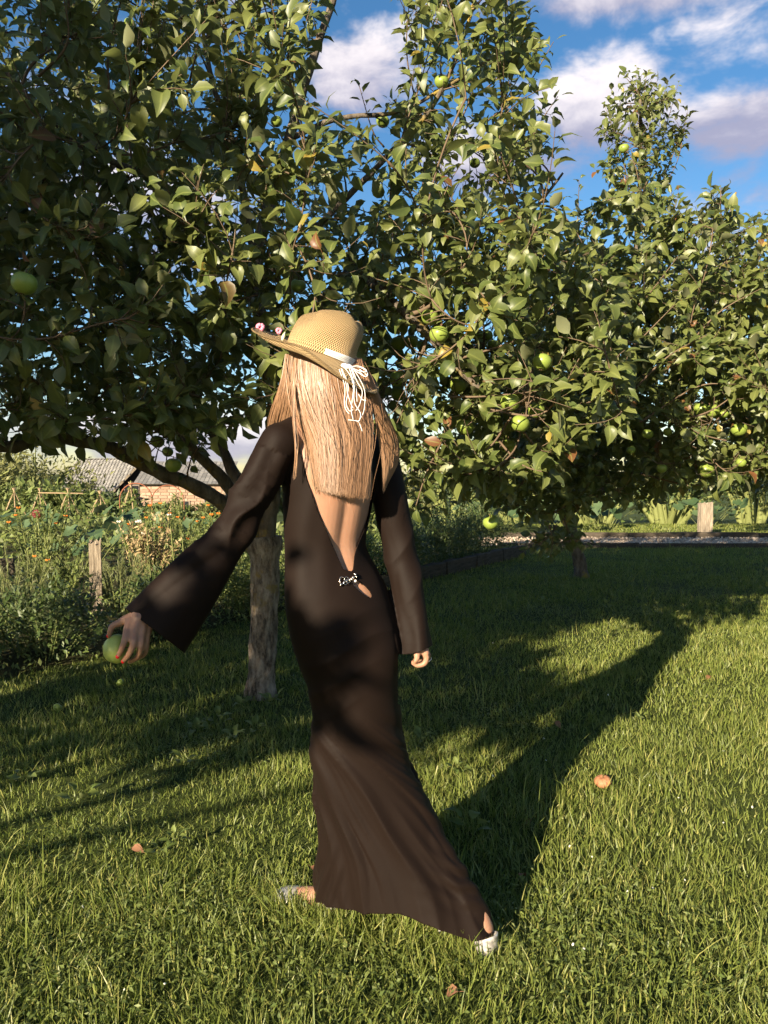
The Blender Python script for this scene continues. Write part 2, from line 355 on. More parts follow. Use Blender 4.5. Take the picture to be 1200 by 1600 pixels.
# ---------------------------------------------------------------- grass
def grass():
    def blades(n, xy, L, W, seg):
        k = len(xy); cs = .085; ci = np.floor((xy + .03 * np.sin(xy[:, ::-1] * 37)) / cs); hsh = np.modf(np.abs(np.sin(ci[:, 0] * 127.1 + ci[:, 1] * 311.7) * 43758.5))[0]; yaw = np.where(rng.random(k) < .55, hsh * 6.283 + rng.normal(0, .7, k), rng.uniform(0, 2 * math.pi, k)); L = L * (.72 + .56 * np.modf(hsh * 7.3)[0])
        lean = np.abs(rng.normal(0.45, 0.35, k)); bend = rng.normal(0.6, 0.55, k); wa = rng.uniform(0, 2 * math.pi, k)
        dirx, diry = np.cos(yaw), np.sin(yaw); t = np.linspace(0, 1, seg + 1)
        ang = lean[:, None] + bend[:, None] * t[None]
        ds = L[:, None] / seg
        hx = np.cumsum(np.concatenate([np.zeros((k, 1)), np.sin(ang[:, :-1]) * ds], 1), 1); hz = np.cumsum(np.concatenate([np.zeros((k, 1)), np.cos(ang[:, :-1]) * ds], 1), 1)
        cx = xy[:, 0, None] + hx * dirx[:, None]; cy = xy[:, 1, None] + hx * diry[:, None]
        cz = ground_z(xy[:, 0], xy[:, 1])[:, None] + hz - 0.004
        wd = W[:, None] * (1 - t[None] ** 1.6) ; sx = np.cos(wa)[:, None]; sy = np.sin(wa)[:, None]
        Lp = np.stack([cx - sx * wd, cy - sy * wd, cz], -1)[:, :-1]; Rp = np.stack([cx + sx * wd, cy + sy * wd, cz], -1)[:, :-1]
        tip = np.stack([cx, cy, cz], -1)[:, -1:]
        v = np.concatenate([np.stack([Lp, Rp], 2).reshape(k, 2 * seg, 3), tip], 1); nv = 2 * seg + 1
        off = (np.arange(k) * nv)[:, None]
        q = [np.stack([2 * j, 2 * j + 1, 2 * j + 3, 2 * j + 2]) for j in range(seg - 1)]
        f4 = (np.array(q)[None] + off[:, :, None]).reshape(-1, 4) if seg > 1 else np.zeros((0, 4), int)
        f3 = np.array([2 * seg - 2, 2 * seg - 1, 2 * seg])[None] + off
        return v.reshape(-1, 3), f3, f4, nv
    def patch_noise(x, y): return 0.5 + 0.25 * np.sin(x * 3.1 + 1.3 * np.sin(y * 2.3)) + 0.25 * np.sin(y * 4.3 + 1.7 * np.sin(x * 1.9 + 0.5))
    VV, F3, F4, T = [], [], [], []; n0 = 0
    for (y0, y1, dens, seg, ww) in ((1.25, 2.4, 13500, 3, 0.0019), (2.4, 4.0, 9000, 2, 0.0021), (4.0, 6.5, 4800, 2, 0.0027), (6.5, 9.5, 2900, 2, 0.0036), (9.5, 12.8, 1800, 1, 0.0048), (14.5, 19.0, 700, 1, 0.007)):
        xw = 0.7 * y1 + 2.0; area = 2 * xw * (y1 - y0); k = int(area * dens)
        x = rng.uniform(-xw, xw, k); y = rng.uniform(y0, y1, k)
        keep = ((np.abs(x) < 0.56 * y + 0.6) | ((x > 0) & (x < 0.7 * y + 2.0) & (rng.random(k) < .45))) & ((bed_side(x, y) < rng.normal(0.0, 0.05, k)) | (y > 14))
        keep &= ~((y > 14) & (x < 3.6))
        keep &= rng.random(k) < 0.6 + 0.4 * patch_noise(x * 2.3, y * 2.1)
        x, y = x[keep], y[keep]; k = len(x); pn = patch_noise(x, y)
        L = (0.024 + 0.036 * rng.random(k)) * (0.7 + 0.7 * pn) ; tall = rng.random(k) < 0.05; L = np.where(tall, L * rng.uniform(1.5, 2.5, k), L)
        L = np.where(y > 4.5, L * 0.95, L)
        W = ww * rng.uniform(0.6, 1.4, k)
        v, f3, f4, nv = blades(k, np.stack([x, y], 1), L, W, seg)
        VV.append(v); F3.append(f3 + n0); F4.append(f4 + n0); n0 += len(v)
        T.append(np.repeat(np.clip(0.65 * rng.random(k) + 0.35 * (1 - pn), 0, .99), nv))
    fx = np.concatenate([np.column_stack([a + (b - a) * t, np.zeros(0)]) if False else (a + (b - a) * rng.random((n_, 1)))[:, :2] + rng.normal(0, sd, (n_, 2)) for a, b, n_, sd in ((G(450, 1418), G(545, 1446), 1500, .045), (G(545, 1440), G(700, 1466), 900, .06), (G(690, 1480), G(775, 1505), 900, .05))])
    v, f3, f4, nv = blades(len(fx), fx, rng.uniform(.045, .105, len(fx)), .0022 * rng.uniform(.7, 1.3, len(fx)), 3)     # longer grass round the feet
    VV.append(v); F3.append(f3 + n0); F4.append(f4 + n0); n0 += len(v); T.append(np.repeat(rng.random(len(fx)) * .99, nv))
    m = leafy('grass_blade', (0.055, 0.104, 0.012), (0.285, 0.275, 0.082), (0.15, 0.18, 0.037), 0.45, 0.3, 0.35, tcol=(0.14, 0.20, 0.02))
    o = part('grass', np.concatenate(VV), [np.concatenate(F3), np.concatenate(F4)], m, None, False, {'tint': ('POINT', np.concatenate(T))})
    tag(o, 'short green lawn grass with longer tufts', 'grass', kind='stuff')
    print('grass faces', sum(map(len, F3)) + sum(map(len, F4)))
grass()
# ---------------------------------------------------------------- where the apples hang
D1 = 0.078
AP = [ # u, v, radius in picture px, where
 (38, 443, 20, 'large green apple low at the left margin of the crown, sun fleck on it'),
 (192, 247, 11, 'green apple high up in the dark upper crown, upper of a close pair'), (237, 288, 10, 'green apple high up in the dark upper crown, lower of a close pair'),
 (203, 38, 9, 'half hidden green apple near the top of the frame above the lichened limb'), (310, 115, 11, 'green apple in the shaded upper crown below the top edge'), (218, 213, 9, 'small green apple just above the dark pair of apples'),
 (432, 190, 9, 'small green apple beside the upright central limb'), (466, 447, 12, 'green apple hanging just above the crown of the straw hat'),
 (271, 727, 13, 'green apple hanging under the boughs in front of the slate roof'), (246, 690, 11, 'dark green apple above the one before the slate roof'), (262, 706, 9, 'small dark green apple between two apples before the slate roof'),
 (672, 496, 14, 'sunlit green apple topmost of the cluster right of the hat'), (686, 523, 15, 'sunlit green apple below the topmost one right of the hat'), (622, 537, 12, 'shaded green apple leftmost of the row right of the hat'),
 (642, 534, 12, 'shaded green apple second in the row right of the hat'), (660, 540, 10, 'half hidden green apple third in the row right of the hat'), (621, 592, 13, 'green apple upper of two stacked beside the hat brim'), (622, 616, 12, 'green apple lower of two stacked beside the hat brim'),
 (588, 641, 9, 'small green apple close to the hanging cords of the hat'), (597, 653, 10, 'green apple beside the blonde hair under the brim'), (715, 603, 13, 'shaded green apple left of the bright sunlit cluster'),
 (797, 629, 15, 'bright apple upper left of the sunlit cluster'), (838, 642, 14, 'bright apple on the right-hand side of the sunlit cluster'), (813, 662, 15, 'bright apple at the bottom of the sunlit cluster'), (815, 620, 12, 'bright apple half hidden behind the sunlit cluster'),
 (847, 566, 15, 'sunlit apple above the bright cluster under curling leaves'), (794, 697, 13, 'leaf-covered sunlit apple below the bright cluster'), (726, 668, 14, 'shaded apple among leaves left of the leaf-covered one'),
 (767, 816, 13, 'shaded green apple lowest of all at the bottom of the foliage'), (771, 539, 10, 'small sunlit green apple between the hat cluster and the bright cluster'), (745, 522, 10, 'dark green apple behind leaves above the bright cluster'), (761, 524, 9, 'dark green apple next to the one behind leaves'),
 (598, 190, 10, 'sunlit apple high on the side bough against the cloud'), (690, 128, 11, 'shaded apple high among the upright shoots against the sky'), (700, 300, 9, 'dark apple in the middle of the crown below the shoots'), (742, 255, 8, 'pale apple in the upright shoots against the cloud')]
AP2 = [(1095, 640, 11, 'yellow-green sunlit apple, first of a pair near the right edge'), (1113, 642, 11.5, 'yellow-green sunlit apple, second of a pair near the right edge'), (1131, 646, 8, 'half hidden apple beside the sunlit pair near the right edge'), (1155, 671, 12, 'shaded apple just below the sunlit pair'), (1012, 678, 9, 'shaded apple deep in the bushy tree'),
 (1043, 675, 7, 'small apple beside the shaded one deep in the bushy tree'), (1034, 732, 8, 'small dark apple low in the bushy tree'), (1158, 723, 8, 'small dark apple low near the right edge'), (1103, 735, 13, 'large shaded apple low in the bushy tree above the post'), (986, 703, 7, 'small yellow apple low in the bushy tree'), (975, 232, 8, 'pale apple high in the top shoots of the bushy tree')]
def apple_Y(u, v, r, second): return (7.2 if v < 300 else 4.9) if second else min(max(FPX * D1 / (2 * r), 2.4), 4.9)
APPLE_SPOTS = [(u, v, r, apple_Y(u, v, r, False)) for (u, v, r, l) in AP] + [(u, v, r, apple_Y(u, v, r, True)) for (u, v, r, l) in AP2]
# ---------------------------------------------------------------- leaves
def leaf_template(curl, fold, wave, twist=0.0):
    """apple leaf lying along +y, facing +z, length 1"""
    prof = [(0.0, 0.035), (0.12, 0.17), (0.33, 0.285), (0.58, 0.27), (0.82, 0.14), (1.0, 0.0)]
    v, f3, f4 = [], [], []
    for j, (t, wd) in enumerate(prof):
        y = t * (1 - 0.12 * curl * t); z = -curl * 0.32 * t * t + 0.05 * curl * math.sin(t * 3)
        if j == 0: v += [[-0.012, y, z], [0, y, z], [0.012, y, z]]; continue
        if j == len(prof) - 1: v += [[0, y, z]]; continue
        s = wave * 0.05 * math.sin(j * 2.3)
        v += [[-wd, y, z + fold * wd + s], [0, y, z], [wd, y, z + fold * wd - s]]
    for j in range(len(prof) - 2):
        a = 3 * j; b = a + 3
        f4 += [[a, a + 1, b + 1, b], [a + 1, a + 2, b + 2, b + 1]]
    a = 3 * (len(prof) - 2); f3 += [[a, a + 1, a + 3], [a + 1, a + 2, a + 3]]
    v = np.array(v); tw = twist * v[:, 1]; v = np.stack([v[:, 0] * np.cos(tw) - v[:, 2] * np.sin(tw), v[:, 1], v[:, 0] * np.sin(tw) + v[:, 2] * np.cos(tw)], 1); v[:, 1] += 0.28    # the leaf stalk
    n = len(v); v = np.vstack([v, [[-0.011, 0, 0.02], [0.011, 0, 0.02]]]); f4 += [[n, n + 1, 2, 0]]
    return v, np.array(f3), np.array(f4)
LEAF = [leaf_template(0.5, 0.25, 0.4, .3), leaf_template(1.1, 0.4, -0.8, -.5), leaf_template(0.2, 0.6, 1.0, .9), leaf_template(1.9, 0.25, 0.5, -.2), leaf_template(1.3, 0.7, 0.6, .6)]
RIB = [(lambda m: np.where(np.arange(len(t[0])) >= len(t[0]) - 2, 1.0, m))(np.array([0, 1, 0] * 5 + [1, 1, 1], float)[:len(t[0])]) for t in LEAF]
LEAF_ME = []
for k, (v, a, b) in enumerate(LEAF):
    LEAF_ME.append(mesh_np('leaf', v, [a, b], M['apple_leaf'], True, {'tint': ('POINT', np.full(len(v), 0.0)), 'rib': ('POINT', RIB[k])}))
def leaf_low(curl, fold):
    prof = [(0.0, 0.03), (0.3, 0.28), (0.66, 0.24), (1.0, 0.0)]; v, f4 = [], []
    for j, (t, wd) in enumerate(prof):
        y = t * (1 - 0.12 * curl * t) + .28; z = -curl * 0.32 * t * t + 0.05 * curl * math.sin(t * 3)
        v += [[0, y, z]] if j == 3 else [[-wd, y, z + fold * wd], [0, y, z], [wd, y, z + fold * wd]]
    for j in range(2): a = 3 * j; f4 += [[a, a + 1, a + 4, a + 3], [a + 1, a + 2, a + 5, a + 4]]
    v += [[-0.011, 0, 0.02], [0.011, 0, 0.02]]; f4 += [[10, 11, 2, 0]]
    return np.array(v), np.array([[6, 7, 9], [7, 8, 9]]), np.array(f4)
LEAF_LOW = [leaf_low(0.5, 0.25), leaf_low(1.1, 0.4), leaf_low(0.2, 0.6), leaf_low(1.9, 0.25), leaf_low(1.3, 0.7)]
RIB_LOW = np.array([0, 1, 0] * 3 + [1, 1, 1], float)
def frames(pos, d, up, size):
    d = unit(d); x = unit(np.cross(d, up)); z = np.cross(x, d)
    return np.stack([x, d, z], -1) * size[:, None, None]
def leaf_batch(Fm, pos, kinds, tmpl):
    VV, F3, F4, T = [], [], [], []; n0 = 0
    for k, (v, a, b) in enumerate(tmpl):
        s = np.where(kinds == k)[0]
        if not len(s): continue
        q = np.einsum('nij,vj->nvi', Fm[s], v) + pos[s][:, None]; nv = len(v); off = (np.arange(len(s)) * nv)[:, None, None] + n0
        VV.append(q.reshape(-1, 3)); F3.append((a[None] + off).reshape(-1, 3)); F4.append((b[None] + off).reshape(-1, 4)); n0 += nv * len(s)
        T.append(np.repeat(rng.random(len(s)), nv))
    return np.concatenate(VV), [np.concatenate(F3), np.concatenate(F4)], np.concatenate(T)
def poly_in(u, v, poly):
    poly = np.array(poly, float); ins = np.zeros(u.shape, bool); n = len(poly); j = n - 1
    for i in range(n):
        xi, yi = poly[i]; xj, yj = poly[j]
        c = ((yi > v) != (yj > v)) & (u < (xj - xi) * (v - yi) / (yj - yi + 1e-9) + xi); ins ^= c; j = i
    return ins
class Tree:
    def __init__(s, name, base, label, group=None):
        s.root = empty(name, base, label, 'tree', group); s.base = np.array(base, float)
        s.np_, s.nd, s.nr = [], [], []; s.lp, s.ld, s.lu, s.ls = [], [], [], []
        s.twigs = MB()
    def nodes(s, pts, rad):
        d = np.gradient(pts, axis=0)
        s.np_.append(pts); s.nd.append(unit(d)); s.nr.append(np.broadcast_to(rad, (len(pts),)))
    def limb(s, pts, r0, r1, name='branch', n=26, sides=10, material='bark', knob=0.05, trunk=False):
        q = spline(pts, n); t = np.linspace(0, 1, n); rad = r0 + (r1 - r0) * t ** 0.85
        if trunk:
            n = n * 3; sides = sides * 3; q = spline(pts, n); t = np.linspace(0, 1, n); rad = r0 + (r1 - r0) * t ** 0.85
            rad = rad * (1 + 0.35 * np.exp(-t * 14) + 0.28 * np.exp(-((t - 0.95) / 0.08) ** 2))
        rad2 = rad * (1 + knob * rng.normal(0, 1, n)); q2 = q + rng.normal(0, 1, q.shape) * rad[:, None] * (0.03 if trunk else 0.10)
        if trunk: rad2 = rad; q2 = q
        v, f4, f3 = tube_mesh(q2, rad2, sides, True)
        if trunk:                                      # ridged bark
            ax = np.repeat(q, sides, 0); th = np.tile(np.arange(sides) * 2 * math.pi / sides, n); tt_ = np.repeat(t, sides); h = tt_ * np.linalg.norm(q[-1] - q[0])
            dsp = .0035 * np.sin(th * 7 + 2.2 * np.sin(h * 19) + h * 6) + .003 * np.sin(th * 13 + 3 * np.sin(h * 31 + th)) + .0045 * np.sin(h * 23 + 1.5 * np.sin(th * 2)) + .006 * np.sin(th * 2 + h * 5) + rng.normal(0, .0013, len(th))
            v[:n * sides] += unit(v[:n * sides] - ax) * (dsp * (1 - .45 * smoothstep(tt_, .35, .7)))[:, None]
        part(name, v, [f4, f3], M[material], s.root); s.nodes(q, rad)
    def fill(s, targets, kind, lo, hi, rmax, maxlen, seg=6, up=0.25, store=True, sides=5, rtip=0.0022):
        """grow a bough or twig from the nearest wood to every target"""
        NP = np.concatenate(s.np_); ND = np.concatenate(s.nd); NR = np.concatenate(s.nr)
        d0 = np.array([np.min(np.sum((NP - t) ** 2, 1)) for t in targets]); out = []
        addp, addd, addr = [], [], []
        for t in targets[np.argsort(d0)]:
            allp = NP if not addp else np.concatenate([NP] + addp); alld = ND if not addp else np.concatenate([ND] + addd); allr = NR if not addp else np.concatenate([NR] + addr)
            dv = t - allp; dist = np.linalg.norm(dv, axis=1); cosang = np.sum(dv * alld, 1) / (dist + 1e-6)
            cost = dist * (1.35 - 0.35 * cosang) + np.where(dist < lo, 1.0, 0)
            i = int(np.argmin(cost)); L = dist[i]
            if L > maxlen: continue
            p0 = allp[i]; di = unit(alld[i] * 0.55 + unit(t - p0) * 0.8 + np.array([0, 0, -0.1])); p1 = p0 + di * L * 0.5 + rng.normal(0, 0.05 * L, 3)
            p2 = t + np.array([0, 0, up * L * 0.3]); tt = np.linspace(0, 1, seg)[:, None]
            pts = (1 - tt) ** 2 * p0 + 2 * tt * (1 - tt) * p1 + tt ** 2 * p2
            r0 = min(allr[i] * 0.75, rmax * min(1, L / hi) + rtip); rad = np.linspace(r0, rtip, seg)
            out.append((pts, rad))
            if store: addp.append(pts); addd.append(unit(np.gradient(pts, axis=0))); addr.append(rad)
        s.np_ += addp; s.nd += addd; s.nr += addr
        return out
    def leaves_on(s, pts, size, spacing, start=0.15, spread=0.85):
        seg = np.linalg.norm(np.diff(pts, axis=0), axis=1); L = seg.sum(); n = max(6, int(L * (1 - start) / spacing)); cum = np.concatenate([[0], np.cumsum(seg)])
        ts = np.linspace(start, 1.0, n) * L; c = np.stack([np.interp(ts, cum, pts[:, k]) for k in range(3)], 1)
        tan = unit(np.stack([np.interp(ts, cum, np.gradient(pts[:, k], cum + np.arange(len(cum)) * 1e-9)) for k in range(3)], 1))
        a = np.arange(n) * 2.4 + rng.uniform(0, 6); ref = np.where(np.abs(tan[:, 2:3]) < 0.8, np.array([[0, 0, 1.0]]), np.array([[1.0, 0, 0]]))
        u = unit(np.cross(tan, ref)); b = np.cross(tan, u); rad = np.cos(a)[:, None] * u + np.sin(a)[:, None] * b
        frac = np.linspace(0, 1, n)[:, None]
        d = unit(tan * (0.45 + 0.5 * frac ** 3) + rad * spread + rng.normal(0, 0.22, (n, 3)) + np.array([0, 0, -0.05]))
        upv = unit(tan * 0.6 + np.array([0, 0, 0.55]) + 0.75 * np.array(SDIR) + rng.normal(0, 0.42, (n, 3)))     # leaves turn to the light
        s.lp.append(c); s.ld.append(d); s.lu.append(upv); s.ls.append(size * rng.uniform(0.5, 1.22, n) * (1 - 0.25 * frac[:, 0] ** 4))
    def finish(s, n_leaf_objects=300):
        if s.twigs.n: tag(s.twigs.build('twigs', M['twig'], s.root), kind='stuff')
        pos = np.concatenate(s.lp); d = np.concatenate(s.ld); u = np.concatenate(s.lu); sz = np.concatenate(s.ls) / 1.28
        # keep clear of the place where the camera stands and of the walker
        ok = (np.linalg.norm((pos - np.array([0, 0, CAM_H])), axis=1) > 1.5) & ~((np.abs(pos[:, 0] + 0.12) < 0.5) & (pos[:, 1] < 2.75) & (pos[:, 1] > 1.3) & (pos[:, 2] < 1.95))
        c_ = pos + d * sz[:, None] * .75; pu, pv, dep = proj(c_)
        for (au, av, ar, aY) in APPLE_SPOTS: ok &= ~((np.hypot(pu - au, pv - av) < ar * 1.0 + 13) & (dep < aY + .05) & (dep > aY - 1.6)) & ~(np.linalg.norm(c_ - P(au, av, aY), axis=1) < ar * aY / FPX * 1.1)
        pos, d, u, sz = pos[ok], d[ok], u[ok], sz[ok]
        Fm = frames(pos, d, u, sz); kinds = rng.integers(0, len(LEAF), len(pos)); single = np.zeros(len(pos), bool)
        if n_leaf_objects:
            ctr = pos + d * sz[:, None] * 0.75; pu, pv, dep = proj(ctr); nz = Fm[:, :, 2] / sz[:, None]; vw = unit(ctr - np.array([0, 0, CAM_H]))
            area = (sz / np.maximum(dep, .3)) ** 2 * np.abs(np.sum(nz * vw, 1))
            inside = (pu > 5) & (pu < 1195) & (pv > 5) & (pv < 1595) & (dep > 0.5)
            cell = (pu // 13).astype(int) * 1000 + (pv // 13).astype(int); order = np.argsort(dep); seen = set(); front = np.zeros(len(pos), bool)
            for i in order:
                if not inside[i]: continue
                c = cell[i]
                if c in seen: continue
                front[i] = True
                for a in (0, 1, -1):
                    for b in (0, 1, -1): seen.add(c + a * 1000 + b)
            cand = np.where(front)[0]; cand = cand[np.argsort(-area[cand])][:n_leaf_objects]; single[cand] = True
            for i in cand:
                o = link('leaf', LEAF_ME[kinds[i]], s.root)
                m4 = Matrix([[*Fm[i][0], pos[i][0] - s.base[0]], [*Fm[i][1], pos[i][1] - s.base[1]], [*Fm[i][2], pos[i][2] - s.base[2]], [0, 0, 0, 1]])
                o.matrix_local = m4
        r = ~single; v, f, t = leaf_batch(Fm[r], pos[r], kinds[r], LEAF_LOW)
        tag(part('foliage', v, f, M['apple_leaf'], s.root, True, {'tint': ('POINT', t), 'rib': ('POINT', np.tile(RIB_LOW, int(r.sum())))}), kind='stuff')
        print(s.root.name, 'leaves', len(pos))
def sample_ell(n, c, r, hollow=0.35):
    d = unit(rng.normal(0, 1, (n, 3))); q = rng.uniform(hollow ** 3, 1, n) ** (1 / 3)
    return np.array(c) + d * q[:, None] * np.array(r)
def thin(p, dmin):
    keep = []; g = {}
    for i, q in enumerate(p):
        c = tuple((q // dmin).astype(int)); bad = False
        for dx in (-1, 0, 1):
            for dy in (-1, 0, 1):
                for dz in (-1, 0, 1):
                    for j in g.get((c[0] + dx, c[1] + dy, c[2] + dz), ()):
                        if np.sum((p[j] - q) ** 2) < dmin * dmin: bad = True; break
        if not bad: g.setdefault(c, []).append(i); keep.append(i)
    return p[keep]
def clear_of_camera(p): return p[(np.linalg.norm(p - np.array([0, 0, CAM_H]), axis=1) > 2.1) | (p[:, 1] < -1)]
def grow(tree, vols, poly, n_bough, n_twig, size, dm=(0.34, 0.15), spacing=0.03, twig_max=0.75, keep=None, up=0.5):
    def pts(n):
        q = np.concatenate([sample_ell(int(n * wt), c, r, hl) for (c, r, wt, hl) in vols]); rng.shuffle(q)
        if poly is not None:
            u, v, dep = proj(q); ins = np.zeros(len(q), bool)
            for pg in poly: ins |= poly_in(u, v, pg)
            q = q[ins]
        if keep is not None: q = q[keep(q)]
        return clear_of_camera(q)
    b = thin(pts(n_bough * 5), dm[0])[:n_bough]
    for pts_, rad in tree.fill(b, 'bough', 0.12, 0.9, 0.02, 1.5, seg=9, up=0.1, sides=6, rtip=0.004):
        tree.twigs.tube(pts_, rad, 5, rng.random()); 
        if rng.random() < 0.8: tree.leaves_on(pts_[4:], size, spacing * 1.4, 0.1)
    t = thin(pts(n_twig * 4), dm[1])[:n_twig]
    for pts_, rad in tree.fill(t, 'twig', 0.06, 0.35, 0.006, twig_max, seg=5, up=up, store=False, rtip=0.0016):
        tree.twigs.tube(pts_, rad, 3, rng.random(), False); tree.leaves_on(pts_, size, spacing)
def shoot(tree, pts, r, size, spacing=0.032, n=14):
    q = spline(pts, n); tree.twigs.tube(q, np.linspace(r, 0.0018, n), 5, 0.6); tree.leaves_on(q, size, spacing, 0.08)
    tree.nodes(q, np.linspace(r, 0.002, n))

# ---------------------------------------------------------------- the apple tree behind the walker
TB = G(408, 1087); TX, TY = TB[0], TB[1]
t1 = Tree('apple_tree', (TX, TY, 0), 'large apple tree with pale lichened trunk standing behind the person')
def TP(u, v, dy=0.0): return P(u, v, TY + dy)
t1.limb([TP(407, 1095), TP(409, 1040), TP(413, 960), TP(414, 890), TP(412, 838)], 0.079, 0.080, 'trunk', 30, 18, 'trunk', 0.02, True)
t1.limb([TP(412, 850), TP(425, 740), TP(428, 640), TP(412, 520), TP(398, 420), TP(420, 320, .05), TP(452, 215, .1), TP(485, 100, .15), TP(520, 0, .2), TP(545, -110, .25)], 0.062, 0.016, n=44)
t1.limb([TP(405, 850), TP(378, 812, -.1), TP(330, 772, -.25), TP(250, 738, -.45), TP(165, 698, -.65), TP(80, 685, -.85), TP(0, 698, -1.0), TP(-140, 660, -1.15), TP(-320, 560, -1.2)], 0.050, 0.020, n=40)
t1.limb([TP(402, 842), TP(365, 775, .05), TP(335, 735, .0), TP(285, 690, -.1), TP(215, 645, -.25), TP(120, 560, -.4), TP(30, 470, -.6), TP(-120, 380, -.7)], 0.046, 0.014, n=34)
t1.limb([TP(410, 840), TP(365, 740, .25), TP(320, 650, .4), TP(270, 540, .5), TP(200, 430, .55), TP(140, 300, .5), TP(120, 120, .4), TP(110, -60, .3)], 0.042, 0.012, n=34)
t1.limb([TP(425, 740), TP(470, 610, .1), TP(545, 530, .1), TP(620, 490, -.05), TP(665, 470, -.2)], 0.038, 0.016, n=24)
t1.limb([TP(418, 800), TP(470, 560, -.35), TP(540, 428, -.6), TP(600, 460, -.85), TP(680, 535, -1.0), TP(740, 600, -1.05), TP(800, 650, -1.1)], 0.036, 0.009, n=34)
t1.limb([TP(402, 440), TP(440, 410, .05), TP(520, 330, .1), TP(600, 250, .0), TP(680, 160, -.1), TP(730, 40, -.15), TP(760, -80, -.1)], 0.026, 0.008, n=30)
t1.limb([TP(455, 215, .1), TP(530, 185, .05), TP(620, 175, .0), TP(690, 140, -.1), TP(800, 70, -.1)], 0.018, 0.006, n=24)
t1.limb([TP(410, 500), TP(340, 380, -.3), TP(250, 290, -.6), TP(160, 245, -.9), TP(80, 190, -1.1), TP(-20, 80, -1.2)], 0.030, 0.009, n=30)
t1.limb([TP(400, 420), TP(370, 250, -.2), TP(330, 120, -.35), TP(300, -60, -.4)], 0.024, 0.008, n=24)
t1.limb([TP(545, 530, .1), TP(640, 440, .1), TP(740, 390, -.1), TP(830, 330, -.3), TP(880, 270, -.35)], 0.02, 0.006, n=24)
t1.limb([TP(620, 490, -.05), TP(720, 540, -.3), TP(830, 545, -.6), TP(930, 500, -.75)], 0.018, 0.006, n=24)
polyA = [(-700, -900), (470, -900), (500, -40), (497, 60), (462, 120), (470, 170), (560, 215), (600, 190), (625, 120), (610, 20), (640, -200), (790, -200), (815, 20), (850, 90), (872, 180), (862, 300), (900, 350), (965, 430), (1000, 560), (960, 690), (850, 760), (820, 820), (740, 815), (690, 770), (640, 800), (560, 700), (460, 620), (420, 640), (330, 690), (290, 735), (230, 700), (120, 690), (0, 700), (-700, 800)]
vols = [((-0.9, 4.1, 2.55), (2.5, 1.75, 1.75), 1.0, 0.3), (P(760, 590, 3.35), (0.75, 0.5, 0.55), 0.16, 0.0), (P(780, 430, 3.7), (0.7, 0.6, 0.6), 0.14, 0.0), (P(150, 480, 3.0), (1.0, 0.5, 0.8), 0.3, 0.0), (P(730, 150, 4.2), (0.5, 0.4, 0.8), 0.13, 0.0)]
grow(t1, vols, [polyA], 330, 3000, 0.114, (0.21, 0.075), 0.024, keep=lambda q: (lambda uv: rng.random(len(q)) > .62 * ((uv[0] > 480) & (uv[1] < 330)) )(proj(q)))
for (u0, v0, u1, v1, Y) in ((700, 230, 770, -20, 4.25), (655, 180, 640, -10, 4.3), (690, 130, 700, 10, 4.2), (760, 190, 865, 65, 4.2), (800, 250, 872, 150, 4.1), (770, 300, 860, 215, 4.0), (660, 320, 630, 170, 4.3), (600, 230, 560, 130, 4.4), (740, 150, 830, 20, 4.2),
                            (700, 620, 850, 610, 3.0), (760, 640, 905, 560, 3.0), (720, 560, 870, 470, 3.1), (640, 740, 690, 640, 3.3), (690, 690, 650, 790, 3.3), (800, 650, 720, 720, 3.1), (820, 520, 960, 400, 3.4), (850, 560, 990, 500, 3.5), (840, 610, 980, 600, 3.4), (780, 690, 860, 740, 3.2),
                            (310, 620, 265, 545, 2.9), (220, 610, 190, 530, 2.9), (420, 560, 330, 600, 3.6), (345, 560, 350, 400, 3.1), (260, 420, 265, 300, 3.0), (60, 600, 20, 480, 2.8), (90, 350, 60, 200, 2.7), (350, 300, 375, 120, 3.2), (290, 160, 330, -20, 3.1), (170, 140, 200, -40, 2.9), (60, 120, 95, -30, 2.8)):
    a, b = P(u0, v0, Y + 0.15), P(u1, v1, Y); mid = (a + b) / 2 + np.array([0, 0, -0.05]) + rng.normal(0, .03, 3)
    shoot(t1, [a, mid, b], 0.006, 0.105, 0.028)
t1.finish(300)

# ---------------------------------------------------------------- the smaller apple tree to the right and one behind it
SB = G(907, 902)
t2 = Tree('apple_tree', (SB[0], SB[1], 0), 'bushy sunlit apple tree with thin short trunk at the end of the lawn')
def SP(u, v, dy=0.0): return P(u, v, SB[1] + dy)
t2.limb([SP(908, 906), SP(906, 880), SP(897, 845), SP(885, 800)], 0.085, 0.07, 'trunk', 16, 14, 'bark', 0.02, True)
t2.limb([SP(885, 808), SP(900, 700, -.5), SP(960, 560, -1.1), SP(990, 420, -1.5), SP(1000, 280, -1.8), SP(1000, 150, -1.9)], 0.06, 0.012, n=30)
t2.limb([SP(885, 808), SP(930, 720, -1.2), SP(1000, 640, -2.4), SP(1080, 570, -3.4), SP(1180, 500, -4.2)], 0.055, 0.012, n=30)
t2.limb([SP(885, 808), SP(860, 720, -.9), SP(840, 620, -1.8), SP(830, 500, -2.6), SP(840, 390, -3.0)], 0.05, 0.012, n=30)
t2.limb([SP(890, 800), SP(980, 740, -.8), SP(1080, 690, -1.6), SP(1180, 640, -2.2), SP(1300, 560, -2.5)], 0.05, 0.012, n=30)
t2.limb([SP(885, 805), SP(960, 640, .3), SP(1060, 520, .2), SP(1120, 400, -.1), SP(1150, 300, -.4)], 0.05, 0.01, n=30)
t2.limb([SP(888, 815), SP(870, 800, -.4), SP(850, 810, -1.4), SP(858, 838, -2.2)], 0.02, 0.006, n=20)
